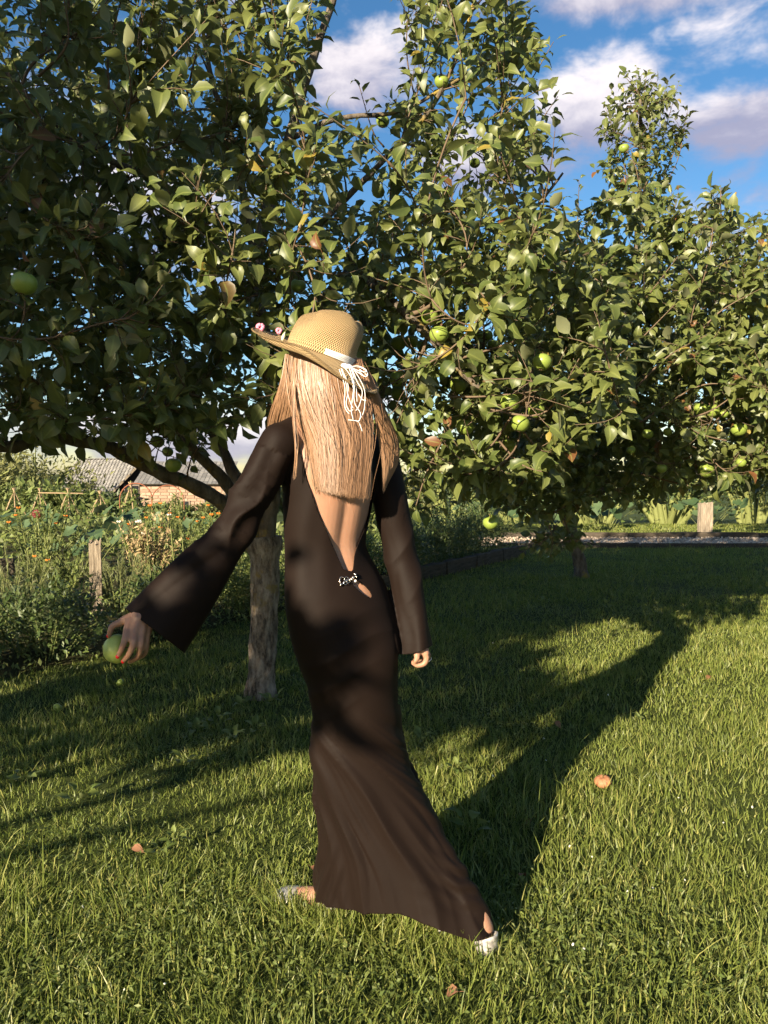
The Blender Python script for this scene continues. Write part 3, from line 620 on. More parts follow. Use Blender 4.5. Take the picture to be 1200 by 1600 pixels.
polyB = [(650, 800), (660, 560), (800, 350), (900, 300), (940, 250), (935, 170), (985, 105), (1060, 130), (1085, 190), (1035, 270), (1060, 330), (1110, 290), (1150, 290), (1155, 340), (1190, 345), (1260, 320), (1700, 330), (1700, 720), (1240, 760), (1120, 770), (1030, 775), (950, 800), (935, 845), (880, 880), (820, 860), (790, 800)]
vols = [((3.1, 6.9, 1.95), (2.5, 2.2, 1.25), 1.0, 0.3), (P(1040, 480, 5.2), (0.9, 0.7, 0.8), 0.5, 0.0), (P(1000, 230, 7.4), (0.45, 0.45, 0.85), 0.14, 0.0), (P(870, 690, 5.8), (0.9, 0.9, 0.6), 0.4, 0.0), (P(865, 840, 6.8), (0.3, 0.3, 0.14), 0.03, 0.0), (P(1150, 640, 4.9), (0.7, 0.5, 0.55), 0.4, 0.0)]
grow(t2, vols, [polyB], 300, 2500, 0.128, (0.26, 0.10), 0.025, 0.9)
for (u0, v0, u1, v1, Y) in ((1000, 330, 995, 105, 7.5), (1000, 320, 1060, 130, 7.5), (990, 340, 945, 165, 7.5), (1010, 350, 1075, 175, 7.4), (1060, 420, 1140, 290, 6.5), (1040, 410, 1060, 300, 6.8), (1090, 460, 1195, 330, 6.2), (900, 400, 905, 280, 6.5), (880, 400, 960, 290, 6.4), (1110, 420, 1110, 300, 6.6),
                            (930, 600, 1060, 470, 4.4), (980, 620, 1110, 520, 4.4), (1000, 660, 1150, 600, 4.5), (1050, 660, 1190, 580, 4.6), (950, 520, 1060, 400, 4.6), (1060, 560, 1190, 450, 4.6), (1000, 740, 1130, 760, 5.2), (870, 820, 820, 860, 6.2), (880, 810, 930, 850, 6.4), (850, 800, 860, 870, 6.2), (1060, 660, 1075, 760, 5.0)):
    a, b = P(u0, v0, Y + 0.2), P(u1, v1, Y); mid = (a + b) / 2 + rng.normal(0, .04, 3)
    shoot(t2, [a, mid, b], 0.008, 0.105, 0.032)
t2.finish(300)

t3 = Tree('apple_tree', (9.2, 15.8, 0), 'distant apple tree behind the gravel path, its crown entering at the right-hand edge')
t3.base = np.array([9.2, 15.8, 0.0]); t3.root.location = (9.2, 15.8, 0)
t3.limb([(9.2, 15.8, -.02), (9.15, 15.8, .5), (9.2, 15.8, 1.1)], 0.09, 0.075, 'trunk', 14, 12, 'bark', 0.02, True)
for k in range(6):
    a = k * 1.05; t3.limb([(9.2, 15.8, 1.0), (9.2 + .8 * math.cos(a), 15.8 + .8 * math.sin(a), 1.8), (9.2 + 1.6 * math.cos(a), 15.8 + 1.6 * math.sin(a), 2.7), (9.2 + 1.7 * math.cos(a), 15.8 + 1.7 * math.sin(a), 3.9)], 0.055, 0.012)
grow(t3, [((9.2, 15.8, 2.9), (2.6, 2.3, 1.9), 1.0, 0.3)], None, 160, 1100, 0.13, (0.36, 0.16), 0.034, 0.9)
t3.finish(120)

# ---------------------------------------------------------------- the next tree of the row, beside the camera: it shades the left of the lawn
LK = lambda l, k: (math.cos(SUN_AZ) * (l - .22) + math.sin(SUN_AZ) * (k - .15), -math.sin(SUN_AZ) * (l - .22) + math.cos(SUN_AZ) * (k - .15))       # across and along the sunlight
B4 = np.array([*LK(-3.25, -3.1), 0.0])
t4 = Tree('apple_tree', tuple(B4), 'neighbouring apple tree of the row that throws the shade over the lawn')
t4.limb([B4 + (0, 0, -.02), B4 + (.02, 0, .5), B4 + (0, .03, 1.0)], 0.09, 0.08, 'trunk', 14, 12, 'trunk', 0.02, True)
for k in range(7):
    a = k * 0.9; c, s_ = math.cos(a), math.sin(a); t4.limb([B4 + (0, 0, .9), B4 + (.5 * c, .5 * s_, 1.7), B4 + (.75 * c, .75 * s_, 2.5), B4 + (.8 * c, .8 * s_, 4.4)], 0.055, 0.012)
q4 = np.array([*LK(-1.0, -3.1), 2.42]); t4.limb([B4 + (0, 0, 1.0), B4 * .6 + q4 * .4 + (0, 0, .55), q4], 0.045, 0.010)
q5 = np.array([*LK(-1.5, -2.6), 2.42]); t4.limb([B4 + (0, 0, 1.0), B4 * .5 + q5 * .5 + (0, 0, .4), q5], 0.04, 0.010)
def e4(l, k, z, rl, rz): x, y = LK(l, k); return ((x, y, z), (rl, rl * .85, rz))
T4VOL = [(e4(-3.3, -3.1, 3.5, 1, 1)[0], (1.25, 1.2, 1.85), 1.0, .1), (e4(-2.3, -3.0, 2.55, 1, 1)[0], (.55, .6, .75), .22, 0.0), (e4(-1.7, -3.0, 2.5, 1, 1)[0], (.45, .5, .34), .09, 0.0), (e4(-1.12, -3.0, 2.42, 1, 1)[0], (.28, .35, .21), .03, 0.0), (e4(-2.7, -3.0, 4.3, 1, 1)[0], (.95, .9, 1.0), .5, 0.0), (e4(-2.1, -3.0, 3.4, 1, 1)[0], (.45, .5, .5), .14, 0.0)]
grow(t4, T4VOL, None, 260, 2300, 0.15, (0.22, 0.08), 0.03, 0.9)
t4.finish(0)
# ---------------------------------------------------------------- the person
YB = 2.10                                             # distance of the torso
SEC = np.array([   # picture row, left edge, right edge, half depth, yaw
    (655, 462, 552, .050, 36), (672, 446, 574, .064, 36), (690, 437, 588, .076, 36), (730, 440, 589, .092, 36), (780, 447, 582, .098, 36), (820, 447, 575, .090, 36), (850, 448, 567, .083, 36),
    (880, 449, 580, .086, 36), (920, 449, 604, .100, 36), (960, 452, 616, .113, 34), (1000, 459, 624, .118, 30), (1040, 471, 625, .117, 24), (1080, 486, 623, .110, 17), (1104, 493, 624, .106, 13),
    (1130, 489, 627, .104, 9), (1168, 485, 632, .103, 4), (1212, 490, 648, .102, -3), (1264, 495, 676, .103, -9), (1312, 497, 698, .106, -14), (1384, 493, 739, .115, -20), (1430, 484, 777, .125, -23), (1475, 478, 802, .13, -24)], float)
_vt = np.arange(600, 1540, 2.0); _g = np.exp(-(np.arange(-16, 17) * 2.0 / 11) ** 2 / 2); _g /= _g.sum()
def _sm(k):
    y = np.interp(_vt, SEC[:, 0], SEC[:, k]); return np.convolve(np.pad(y, 16, mode='edge'), _g, 'valid')
SECS = [_sm(k) for k in (1, 2, 3, 4)]
def torso_sec(v):
    uL, uR, b, yaw = (np.interp(v, _vt, SECS[k]) for k in range(4))
    yaw = np.radians(yaw); pl, pr = P(uL, v, YB), P(uR, v, YB); c = (pl + pr) / 2; wd = (pr[0] - pl[0]) / 2
    a = math.sqrt(max(wd * wd - (b * math.sin(yaw)) ** 2, 1e-4)) / math.cos(yaw)
    return c, a, b, yaw
def torso_ring(v, off, n, skin):
    c, a, b, yaw = torso_sec(v); ph = np.arange(n) * 2 * math.pi / n      # 0 = spine, + towards her right
    Rv = np.array([math.cos(yaw), math.sin(yaw), 0]); Bv = np.array([math.sin(yaw), -math.cos(yaw), 0])
    rr = np.ones(n)
    if skin:
        dph = (ph + math.pi) % (2 * math.pi) - math.pi
        g = smoothstep(v, 690, 740) * (1 - smoothstep(v, 900, 960))
        rr -= 0.085 * g * np.exp(-(dph / 0.13) ** 2)                                       # spine furrow
        rr += 0.035 * g * (np.exp(-((np.abs(dph) - 0.42) / 0.22) ** 2))
        s = math.exp(-((v - 735) / 38) ** 2)
        rr += 0.07 * s * np.exp(-((np.abs(dph) - 0.72) / 0.2) ** 2) - 0.035 * s * np.exp(-((np.abs(dph) - 0.42) / 0.12) ** 2)   # shoulder blades
    else:
        dph = (ph + math.pi) % (2 * math.pi) - math.pi
        s = math.exp(-((v - 1010) / 38) ** 2); rr += 0.05 * s * (np.exp(-((np.abs(dph) - 0.55) / 0.33) ** 2)) - 0.03 * s * np.exp(-(dph / 0.2) ** 2)
    # a slightly squared section
    e = 1.0; sn, cs = np.sin(ph), np.cos(ph); sx = np.sign(sn) * np.abs(sn) ** e; cx = np.sign(cs) * np.abs(cs) ** e
    return c + ((a + off) * rr * sx)[:, None] * Rv + ((b + off) * rr * cx)[:, None] * Bv
def loft(rings, cap=True):
    n = len(rings[0]); m = len(rings); V = np.concatenate(rings); i = np.arange(n); k = (i + 1) % n
    f4 = np.concatenate([np.stack([j * n + i, j * n + k, (j + 1) * n + k, (j + 1) * n + i], 1) for j in range(m - 1)]); f3 = np.zeros((0, 3), int)
    if cap:
        V = np.vstack([V, rings[0].mean(0), rings[-1].mean(0)])
        f3 = np.concatenate([np.stack([np.full(n, len(V) - 2), k, i], 1), np.stack([np.full(n, len(V) - 1), (m - 1) * n + i, (m - 1) * n + k], 1)])
    return V, f4, f3
def remeshed(mb, voxel, smooth_it, name, keep=None):
    """fuse overlapping closed shapes into one continuous skin"""
    v, f = mb.get(); me = mesh_np(name, v, f); o = link(name, me)
    bm = bmesh.new(); bm.from_mesh(me); bmesh.ops.recalc_face_normals(bm, faces=bm.faces); bm.to_mesh(me); bm.free()
    r = o.modifiers.new('r', 'REMESH'); r.mode = 'VOXEL'; r.voxel_size = voxel; r.adaptivity = 0
    s = o.modifiers.new('s', 'SMOOTH'); s.factor = 0.5; s.iterations = smooth_it
    if keep: dcm = o.modifiers.new('d', 'DECIMATE'); dcm.ratio = keep
    dg = bpy.context.evaluated_depsgraph_get(); ev = o.evaluated_get(dg).to_mesh()
    nv = len(ev.vertices); V = np.empty(nv * 3, np.float32); ev.vertices.foreach_get('co', V); N = np.empty(nv * 3, np.float32); ev.vertices.foreach_get('normal', N)
    ev.calc_loop_triangles(); T = np.empty(len(ev.loop_triangles) * 3, np.int32); ev.loop_triangles.foreach_get('vertices', T)
    o.evaluated_get(dg).to_mesh_clear(); bpy.data.objects.remove(o); bpy.data.meshes.remove(me)
    return V.reshape(-1, 3).astype(float), T.reshape(-1, 3), N.reshape(-1, 3).astype(float)
def normals(V, T):
    fn = np.cross(V[T[:, 1]] - V[T[:, 0]], V[T[:, 2]] - V[T[:, 0]]); N = np.zeros_like(V)
    for k in range(3): np.add.at(N, T[:, k], fn)
    return unit(N)
def clip(V, T, f):
    """cut a triangle mesh along f = 0 and keep f > 0"""
    ft = f[T]; pos = ft > 0; cnt = pos.sum(1); out = [T[cnt == 3]]; newv = [V]; nV = len(V); cache = {}; extra = []; tris = []
    def cutpt(a, b):
        k = (a, b) if a < b else (b, a)
        if k not in cache:
            t = f[a] / (f[a] - f[b]); cache[k] = nV + len(extra); extra.append(V[a] + (V[b] - V[a]) * t)
        return cache[k]
    for tri in T[cnt == 1]:
        i = [j for j in range(3) if f[tri[j]] > 0][0]; a, b, c = tri[i], tri[(i + 1) % 3], tri[(i + 2) % 3]; tris.append([a, cutpt(a, b), cutpt(a, c)])
    for tri in T[cnt == 2]:
        i = [j for j in range(3) if f[tri[j]] <= 0][0]; a, b, c = tri[i], tri[(i + 1) % 3], tri[(i + 2) % 3]; p, q = cutpt(a, b), cutpt(a, c); tris += [[p, b, c], [p, c, q]]
    if tris: out.append(np.array(tris)); newv.append(np.array(extra))
    V2 = np.concatenate(newv); T2 = np.concatenate(out); used = np.unique(T2); mp = np.full(len(V2), -1); mp[used] = np.arange(len(used))
    return V2[used], mp[T2]
def limb_tube(mb, pts, rad, n=20, sides=20):
    q = spline(np.column_stack([np.array(pts), rad]), n); mb.tube(q[:, :3], np.maximum(q[:, 3], 0.002), sides)

# joints ---------------------------------------------------------------
HEAD_C = P(500, 582, 2.075)
L_SH, L_EL, L_WR = P(438, 692, 2.00), P(352, 838, 1.955), P(219, 958, 1.90)
R_SH, R_EL, R_WR = P(596, 722, 2.19), P(630, 868, 2.17), P(656, 1008, 2.10)
L_HIP, R_HIP = P(505, 1010, 2.06), P(575, 1010, 2.14)
L_HEEL, L_TOE = G(534, 1434), G(462, 1410); R_HEEL, R_TOE = G(769, 1500), G(698, 1456)
L_ANK = L_HEEL + unit(L_TOE - L_HEEL) * .05 + np.array([0, 0, .095]); R_ANK = R_HEEL + unit(R_TOE - R_HEEL) * .058 + np.array([0, 0, .105])
person = empty('person', ((L_HEEL[0] + R_HEEL[0]) / 2, (L_HEEL[1] + R_HEEL[1]) / 2, 0), 'person in long black backless dress walking away over the lawn, green apple in hand', 'person')

# hands ------------------------------------------------------------------
APPLE_C = P(182, 1014, 1.885); APPLE_R = 0.0345
def finger(mb, pts, r0, r1): limb_tube(mb, pts, np.linspace(r0, r1, len(pts)), 14, 10); mb.ball(pts[-1], [r1] * 3, 10, 6)
def left_hand(mb):
    H = lambda u, v, dy: P(u, v, 1.885 + dy)
    # the back of the hand: from the wrist to the knuckles
    wr, k1, k2, k3, k4 = H(222, 955, .0), H(199, 981, -.026), H(210, 987, -.030), H(221, 991, -.024), H(230, 992, -.012)
    for k, r in ((k1, .0105), (k2, .011), (k3, .0105), (k4, .0095)):
        limb_tube(mb, [wr + (k - wr) * 0.0 + (k - k2) * .35, wr + (k - wr) * .5 + (k - k2) * .3, k], [.015, .0125, r], 10, 12)
    mb.ball((wr + k2) / 2, [.016, .012, .022], 12, 8)
    # index and middle reach down over the apple, ring and little finger curl behind it
    finger(mb, [k1, H(195, 1000, -.045), H(189, 1016, -.047), H(184, 1026, -.040)], .0095, .0062)
    finger(mb, [k2, H(208, 1007, -.046), H(201, 1023, -.043), H(193, 1033, -.028)], .0097, .0064)
    finger(mb, [k3, H(220, 1010, -.034), H(215, 1026, -.022), H(203, 1034, -.004)], .0092, .0062)
    finger(mb, [k4, H(229, 1008, -.016), H(226, 1022, -.004), H(213, 1030, .012)], .0080, .0056)
    # thumb leaves the side of the palm near its base
    limb_tube(mb, [wr + (k1 - wr) * .25, H(197, 968, -.008), H(184, 975, -.004)], [.013, .012, .0095], 10, 12)
    finger(mb, [H(190, 972, -.006), H(176, 978, -.010), H(172, 987, -.012), H(170, 994, -.010)], .0095, .0064)
    return [(H(183.4, 1026.2, -.0455), .0045), (H(192.0, 1033.4, -.0325), .0045), (H(168.6, 993.5, -.013), .0042)]
def right_hand(mb):
    H = lambda u, v, dy: P(u, v, 2.10 + dy)
    wr = H(657, 1006, 0); ks = [H(667, 1024, -.014), H(669, 1026, -.002), H(668, 1027, .010), H(665, 1026, .021)]
    for k, r in zip(ks, (.0105, .0105, .010, .009)): limb_tube(mb, [wr + (k - ks[1]) * .4, (wr + k) / 2 + (k - ks[1]) * .2, k], [.015, .0125, r], 10, 12)
    mb.ball((wr + ks[1]) / 2, [.013, .015, .020], 12, 8)
    ends = []
    for j, k in enumerate(ks):
        L = (1.0, 1.06, 1.0, .85)[j]; a = H(664 - 1.5 * j, 1036 - .5 * j, -.016 + .012 * j); b = H(653 - 1.0 * j, 1040 - 1.2 * j, -.016 + .012 * j); c = H(645 + 1.5 * j, 1036 - 2.5 * j, -.014 + .012 * j)
        finger(mb, [k, k + (a - k) * L, k + (b - k) * L, k + (c - k) * L], .0088 - .0006 * j, .0060 - .0003 * j); ends.append(c)
    limb_tube(mb, [wr + (ks[0] - wr) * .3, H(653, 1018, -.016), H(651, 1027, -.020)], [.012, .0105, .009], 10, 12)
    finger(mb, [H(652, 1022, -.018), H(652, 1028, -.022), H(649, 1033, -.024)], .009, .0063)
    return ks, ends
HF = unit(np.array([-math.sin(R(66)), math.cos(R(66)), 0.10])); HR = unit(np.cross(HF, [0, 0, 1])); HU = np.cross(HR, HF)
HM = np.stack([HR, HF, HU], 1)                       # head axes: right, forward, up
def hp(x, y, z): return HEAD_C + HM @ np.array([x, y, z])
def build_body():
    mb = MB()
    rows = np.concatenate([np.linspace(655, 1010, 46), np.linspace(1020, 1090, 6)])
    v, f4, f3 = loft([torso_ring(r, -0.0055, 56, True) for r in rows]); mb.add(v, f3, f4)
    nb = P(510, 668, 2.10)
    limb_tube(mb, [nb + (0, 0, -.04), nb + (0, 0, .03), HEAD_C + HM @ np.array([0, -.012, -.075]), HEAD_C + HM @ np.array([0, 0, -.03])], [.066, .056, .052, .054], 12, 22)
    for sh, w in ((L_SH, 1), (R_SH, 1)):              # shoulders slope from the neck
        limb_tube(mb, [nb + (0, 0, .0), (nb + sh) / 2 + np.array([0, 0, .006]), sh + np.array([0, 0, -.002])], [.048, .046, .044], 10, 18)
    limb_tube(mb, [L_SH, (L_SH * .6 + L_EL * .4), L_EL, (L_EL * .7 + L_WR * .3), L_WR], [.046, .041, .034, .034, .0235], 20, 20)
    limb_tube(mb, [R_SH, (R_SH * .6 + R_EL * .4), R_EL, (R_EL * .7 + R_WR * .3), R_WR], [.046, .041, .034, .034, .0235], 20, 20)
    left_hand(mb); right_hand(mb)
    # legs
    for hip, ank, heel, toe, bend in ((L_HIP, L_ANK, L_HEEL, L_TOE, -.05), (R_HIP, R_ANK, R_HEEL, R_TOE, -.03)):
        kn = P(532, 1215, 2.09) if bend < -.04 else P(602, 1215, 2.09); cf = kn * .62 + ank * .38 + np.array([.008 if bend < -.04 else -.004, 0, 0])
        limb_tube(mb, [hip + (0, 0, .05), hip * .6 + kn * .4, kn, cf, ank], [.050, .043, .035, .032, .026], 26, 20)
        fd = unit(toe - heel); lift = .02 if bend < -.04 else .045
        limb_tube(mb, [ank + (0, 0, .01), ank * .4 + (heel + fd * .02) * .6 + (0, 0, .03), heel + fd * .025 + (0, 0, lift + .012)], [.030, .030, .026], 10, 16)
        limb_tube(mb, [heel + fd * .02 + (0, 0, lift + .01), heel + fd * .09 + (0, 0, .038), heel + fd * .16 + (0, 0, .023), heel + fd * .205 + (0, 0, .017)], [.026, .028, .024, .017], 14, 16)
        side = np.array([-fd[1], fd[0], 0])
        for j in range(5):
            p0 = heel + fd * (.185) + side * (.026 - .013 * j) + np.array([0, 0, .016]); finger(mb, [p0, p0 + fd * (.02), p0 + fd * (.038 - abs(j - 1) * .004) + np.array([0, 0, -.004])], .0085, .0065)
    # head: skull, jaw, nose, lips, brows, ears
    for c, r in (((0, -.012, .022), (.073, .092, .088)), ((0, .018, -.035), (.060, .066, .062)), ((0, .060, -.078), (.026, .026, .022)), ((0, .03, -.06), (.05, .05, .04))):
        mb.ball(hp(*c), r, 24, 16, M=HM)
    limb_tube(mb, [hp(0, .078, .012), hp(0, .092, -.012), hp(0, .100, -.028), hp(0, .088, -.035)], [.008, .009, .011, .008], 10, 10)
    for sx in (-1, 1):
        mb.ball(hp(.010 * sx, .091, -.032), (.007, .008, .006), 8, 6, M=HM); limb_tube(mb, [hp(.012 * sx, .084, .020), hp(.03 * sx, .080, .024), hp(.048 * sx, .066, .018)], [.007, .008, .006], 8, 8)
        mb.ball(hp(.040 * sx, .058, -.022), (.022, .022, .02), 12, 8, M=HM)
        limb_tube(mb, [hp(.074 * sx, -.005, .018), hp(.083 * sx, -.014, .008), hp(.081 * sx, -.012, -.014), hp(.073 * sx, .0, -.026)], [.007, .009, .008, .006], 10, 8)
    limb_tube(mb, [hp(-.024, .080, -.055), hp(0, .090, -.052), hp(.024, .080, -.055)], [.004, .0065, .004], 10, 8); limb_tube(mb, [hp(-.021, .079, -.061), hp(0, .088, -.063), hp(.021, .079, -.061)], [.004, .007, .004], 10, 8)
    return remeshed(mb, 0.0033, 4, 'body', .5)
M['skin'] = mat('skin', lambda n: pbsdf(n, n.mix(n.noise(obj_co(n), 30.0, 4, 0.6), (0.27, 0.138, 0.083), (0.33, 0.177, 0.112)), 0.5, 0.35, bump=n.noise(obj_co(n), 420.0, 3, 0.6), bstr=0.12, bdist=0.002,
    **{'Subsurface Weight': 0.12, 'Subsurface Radius': (0.012, 0.005, 0.003), 'Subsurface Scale': 1.0}))
BV, BT, BN = build_body()
part('body', BV, BT, M['skin'], person)
M['nail'] = mat('nail_polish', lambda n: pbsdf(n, (0.62, 0.008, 0.012), 0.18, 0.6, **{'Coat Weight': 0.5}))
tmp = MB()
for (c, r) in left_hand(tmp):
    nb_ = MB(); nb_.ball(c, (r * 1.05, r * .7, r * 1.25), 10, 7); tag(nb_.build('fingernail', M['nail'], person), 'glossy red fingernail')
M['eye'] = mat('eye', lambda n: pbsdf(n, (0.7, 0.66, 0.62), 0.15, 0.6))
for sx in (-1, 1):
    e_ = MB(); e_.ball(hp(.031 * sx, .068, .004), (.0115,) * 3, 12, 8); e_.build('eye', M['eye'], person)

# the dress ----------------------------------------------------------------
def cone_tube(mb, pts, rad, depth=1.0, n=30, sides=40, flat=None):
    """sleeve: elliptical tube, flat = direction along which it is thinner"""
    q = spline(np.column_stack([np.array(pts), rad]), n); V, f4, f3 = tube_mesh(q[:, :3], q[:, 3], sides, True)
    if flat is not None:
        d = V[:n * sides].reshape(n, sides, 3) - q[:, None, :3]; fl = unit(np.array(flat)); tt = np.linspace(0, 1, n)[:, None]
        k = (1 - (1 - depth) * smoothstep(tt, .2, .8)) - 1; V[:n * sides] = (q[:, None, :3] + d + ((d @ fl) * k)[..., None] * fl).reshape(-1, 3)
    mb.add(V, f3, f4)
# bell sleeve of the stretched arm: axis points with half widths seen in the picture
LS = [P(440, 684, 2.005), P(413, 746, 1.99), P(383, 802, 1.975), P(348, 855, 1.96), P(296, 922, 1.935), P(236, 998, 1.91)]
LSR = [.044, .050, .049, .055, .073, .0885]
RS = [P(594, 712, 2.185), P(609, 790, 2.185), P(622, 860, 2.175), P(636, 930, 2.15), P(652, 1010, 2.11), P(655, 1030, 2.105)]
RSR = [.042, .047, .043, .043, .0465, .0475]
def build_dress():
    mb = MB(); rows = np.concatenate([np.linspace(655, 1100, 60), np.linspace(1106, 1475, 50)])
    v, f4, f3 = loft([torso_ring(r, 0.003, 64, False) for r in rows]); mb.add(v, f3, f4)
    nb = P(510, 668, 2.10)
    for sh in (L_SH, R_SH): limb_tube(mb, [nb + (0, 0, .0), (nb + sh) / 2 + np.array([0, 0, .006]), sh + np.array([0, 0, -.002])], [.055, .053, .051], 10, 22)
    for q_ in (L_SH, R_SH): mb.ball(q_, (.0535,) * 3, 20, 14)
    cone_tube(mb, LS, LSR, 0.72, flat=(0.25, 0.95, 0)); cone_tube(mb, RS, RSR, 0.85, flat=(-.3, 0.95, 0))
    limb_tube(mb, [L_SH, (L_SH * .6 + L_EL * .4), L_EL, (L_EL * .7 + L_WR * .3), L_WR, L_WR * 1.1 - L_EL * .1], np.array([.046, .041, .034, .034, .0245, .024]) + .008, 24, 24)
    limb_tube(mb, [R_SH, (R_SH * .6 + R_EL * .4), R_EL, (R_EL * .7 + R_WR * .3), R_WR, R_WR * 1.1 - R_EL * .1], np.array([.046, .041, .034, .034, .0245, .024]) + .008, 24, 24)
    for hip, ank, kn in ((L_HIP, L_ANK, P(532, 1215, 2.09)), (R_HIP, R_ANK, P(602, 1215, 2.09))):
        cf = kn * .62 + ank * .38 + np.array([.008 if hip is L_HIP else -.004, 0, 0]); limb_tube(mb, [hip + (0, 0, .05), hip * .6 + kn * .4, kn, cf, ank, ank + np.array([.0, -.002, -.06])], np.array([.050, .043, .036, .036, .030, .030]) + .013, 30, 24)
    V, T, N = remeshed(mb, 0.0046, 8, 'dress')
    # folds -------------------------------------------------------------
    u, vv, dep = proj(V)
    isL = np.zeros(len(V)); AX = np.array(LS); AR = np.array(RS)
    def along(axp):
        q = spline(axp, 60); d = np.linalg.norm(V[:, None, :] - q[None, ::3], axis=2); i = d.argmin(1); return i / (d.shape[1] - 1), d.min(1)
    tl, dl = along(AX); tr, dr = along(AR)
    c_ax = np.array([torso_sec(min(max(x, 656), 1474))[0] for x in np.linspace(656, 1474, 100)]); cx = np.interp(vv, np.linspace(656, 1474, 100), c_ax[:, 0])
    sleeveL = (tl > .08) & (dl < .12) & (u < 452 - 0.0 * vv) & (u < 440 + 40 * (tl < .3)); sleeveR = (u > 583 + (vv - 780) * 0.16) & (vv < 1045) & (vv > 700)
    disp = np.zeros(len(V))
    # skirt: folds fan from the left knee down to the trailing foot
    sk = smoothstep(vv, 1095, 1230) * ~(sleeveL | sleeveR)
    ang = np.degrees(np.arctan2(vv - 1000.0, u - 395.0)); rad_ = np.hypot(vv - 1000.0, u - 395.0)
    w1 = ang + 1.8 * np.sin(rad_ / 95.0 + ang * .08) + 0.5 * np.sin(rad_ / 37.0 + ang * .25)
    def ridge2(x): return 1.1 - 2 * np.abs(np.sin(x * .5))
    side = np.sign(V[:, 1] - YB)
    disp += sk * 1.1 * (0.0050 * np.sin(w1 * 0.62 + side * 1.3 + .8 * np.sin(w1 * .21)) + 0.0050 * (np.abs(np.sin(w1 * .66 + 1.0 + .5 * np.sin(rad_ / 90))) * -2 + 1.2) * (.55 + .45 * np.sin(rad_ / 70 + w1 * .5)) * smoothstep(vv, 1120, 1300) + 0.0013 * (np.abs(np.sin(w1 * 1.35 + .7 * np.sin(rad_ / 61))) * -2 + 1.2) * (.5 + .5 * np.sin(rad_ / 43 - w1 * .3)))
    def crease(x): return -(1 - np.abs(np.sin(x))) ** 4
    disp += sk * 0.0075 * crease(w1 * .19 + .4 + .25 * np.sin(rad_ / 120)) * (.35 + .65 * smoothstep(np.sin(rad_ / 95 + w1 * .35), -.5, .6)) + sk * 0.0045 * crease(w1 * .43 + 1.1 + .3 * np.sin(rad_ / 70)) * smoothstep(np.sin(rad_ / 62 - w1 * .27), -.2, .8)
    # crumples where the cloth gathers over the leading foot and the trailing calf
    g1 = np.exp(-(((u - 495) / 34) ** 2 + ((vv - 1385) / 52) ** 2)); disp += g1 * 0.0052 * np.sin((u * 1.0 + vv * 0.33) / 3.1)
    g2 = np.exp(-(((u - 725) / 45) ** 2 + ((vv - 1370) / 45) ** 2)); disp += g2 * 0.0045 * np.sin((vv * 1.0 - u * 0.30) / 4.6 + np.sin(u / 13))
    # long soft folds on the bodice, hanging from the shoulder
    bd = (1 - smoothstep(vv, 880, 960)) * ~(sleeveL | sleeveR) * (vv > 655)
    disp += bd * 0.0010 * np.sin(u / 6.5 + vv / 38.0 + 1.2 * np.sin(vv / 41)) * smoothstep(vv, 655, 700)
    hipf = smoothstep(vv, 930, 980) * (1 - smoothstep(vv, 1120, 1190)) * ~(sleeveL | sleeveR); disp += hipf * 0.0020 * ridge2(vv / 7.0 + u / 22.0 + 1.5 * np.sin(u / 29)) * (.5 + .5 * np.sin(u / 31 + vv / 47))
    # wrinkles round the elbow and folds along the bells
    ph = np.arctan2(V[:, 1] - 1.96, (u - 300) * .0017 + (vv - 860) * .0017)
    disp += sleeveL * (0.0085 * np.exp(-((tl - .42) / .16) ** 2) * ridge2((vv * .55 + u * .95) / 6.8 + 1.4 * np.sin((u - vv) / 26.0) + .8) + 0.0042 * smoothstep(tl, .5, .95) * np.sin((vv * 0.75 - u * -0.62) / 17.0 + 2.2 * V[:, 1] * 20))
    disp += sleeveL * 0.0038 * (1 - smoothstep(tl, .1, .4)) * np.sin((u * .9 + vv * .35) / 6.0)
    disp += sleeveR * (0.0034 * ridge2(vv / 12.0 + u / 10.0 + V[:, 1] * 40) * (.5 + .5 * np.sin(vv / 33)) + 0.0045 * smoothstep(tr, .5, 1) * np.sin(u / 5.2 + 1.1))
    V = V + N * disp[:, None]
    for _ in range(1):                                # soften
        A = V.copy(); cnt = np.ones(len(V))
        for a, b in ((0, 1), (1, 2), (2, 0)):
            np.add.at(A, T[:, a], V[T[:, b]]); np.add.at(cnt, T[:, a], 1)
        V = V * .75 + .25 * A / cnt[:, None]
    # openings ------------------------------------------------------------
    u, vv, dep = proj(V); vc = np.clip(vv, 656, 1474)
    tab = np.linspace(656, 1474, 200); S = [torso_sec(x) for x in tab]
    C = np.stack([np.interp(vc, tab, [s[0][k] for s in S]) for k in range(3)], 1); a_ = np.interp(vc, tab, [s[1] for s in S]); b_ = np.interp(vc, tab, [s[2] for s in S]); yw = np.interp(vc, tab, [s[3] for s in S])
    q = V - C; lx = (q[:, 0] * np.cos(yw) + q[:, 1] * np.sin(yw)) / a_; ly = (q[:, 0] * np.sin(yw) - q[:, 1] * np.cos(yw)) / b_
    phi = np.degrees(np.arctan2(lx, ly)); rr = np.hypot(lx, ly)
    vt = [640, 660, 697, 749, 797, 840, 868, 889, 893, 897, 903, 908, 916, 924, 931, 935]
    fL = [-58, -60, -66, -60, -44, -23.5, -15, -8.5, 2, 3, 2, -3.0, -2.0, 3, 9, 14]
    fR = [66, 68, 70, 68, 58, 33, 15, 5.5, 2, 3, 4, 7.5, 13, 16.5, 17, 14]
    l = np.interp(vv, vt, fL); r_ = np.interp(vv, vt, fR); rad = a_ * .0175
    eL = np.interp(vv, [600, 648, 697, 749, 797, 850, 892], [452, 456, 467, 480, 496, 519, 537.5]); eR = np.interp(vv, [600, 648, 697, 730, 760, 820, 850], [560, 566, 574, 580, 586, 592, 640])
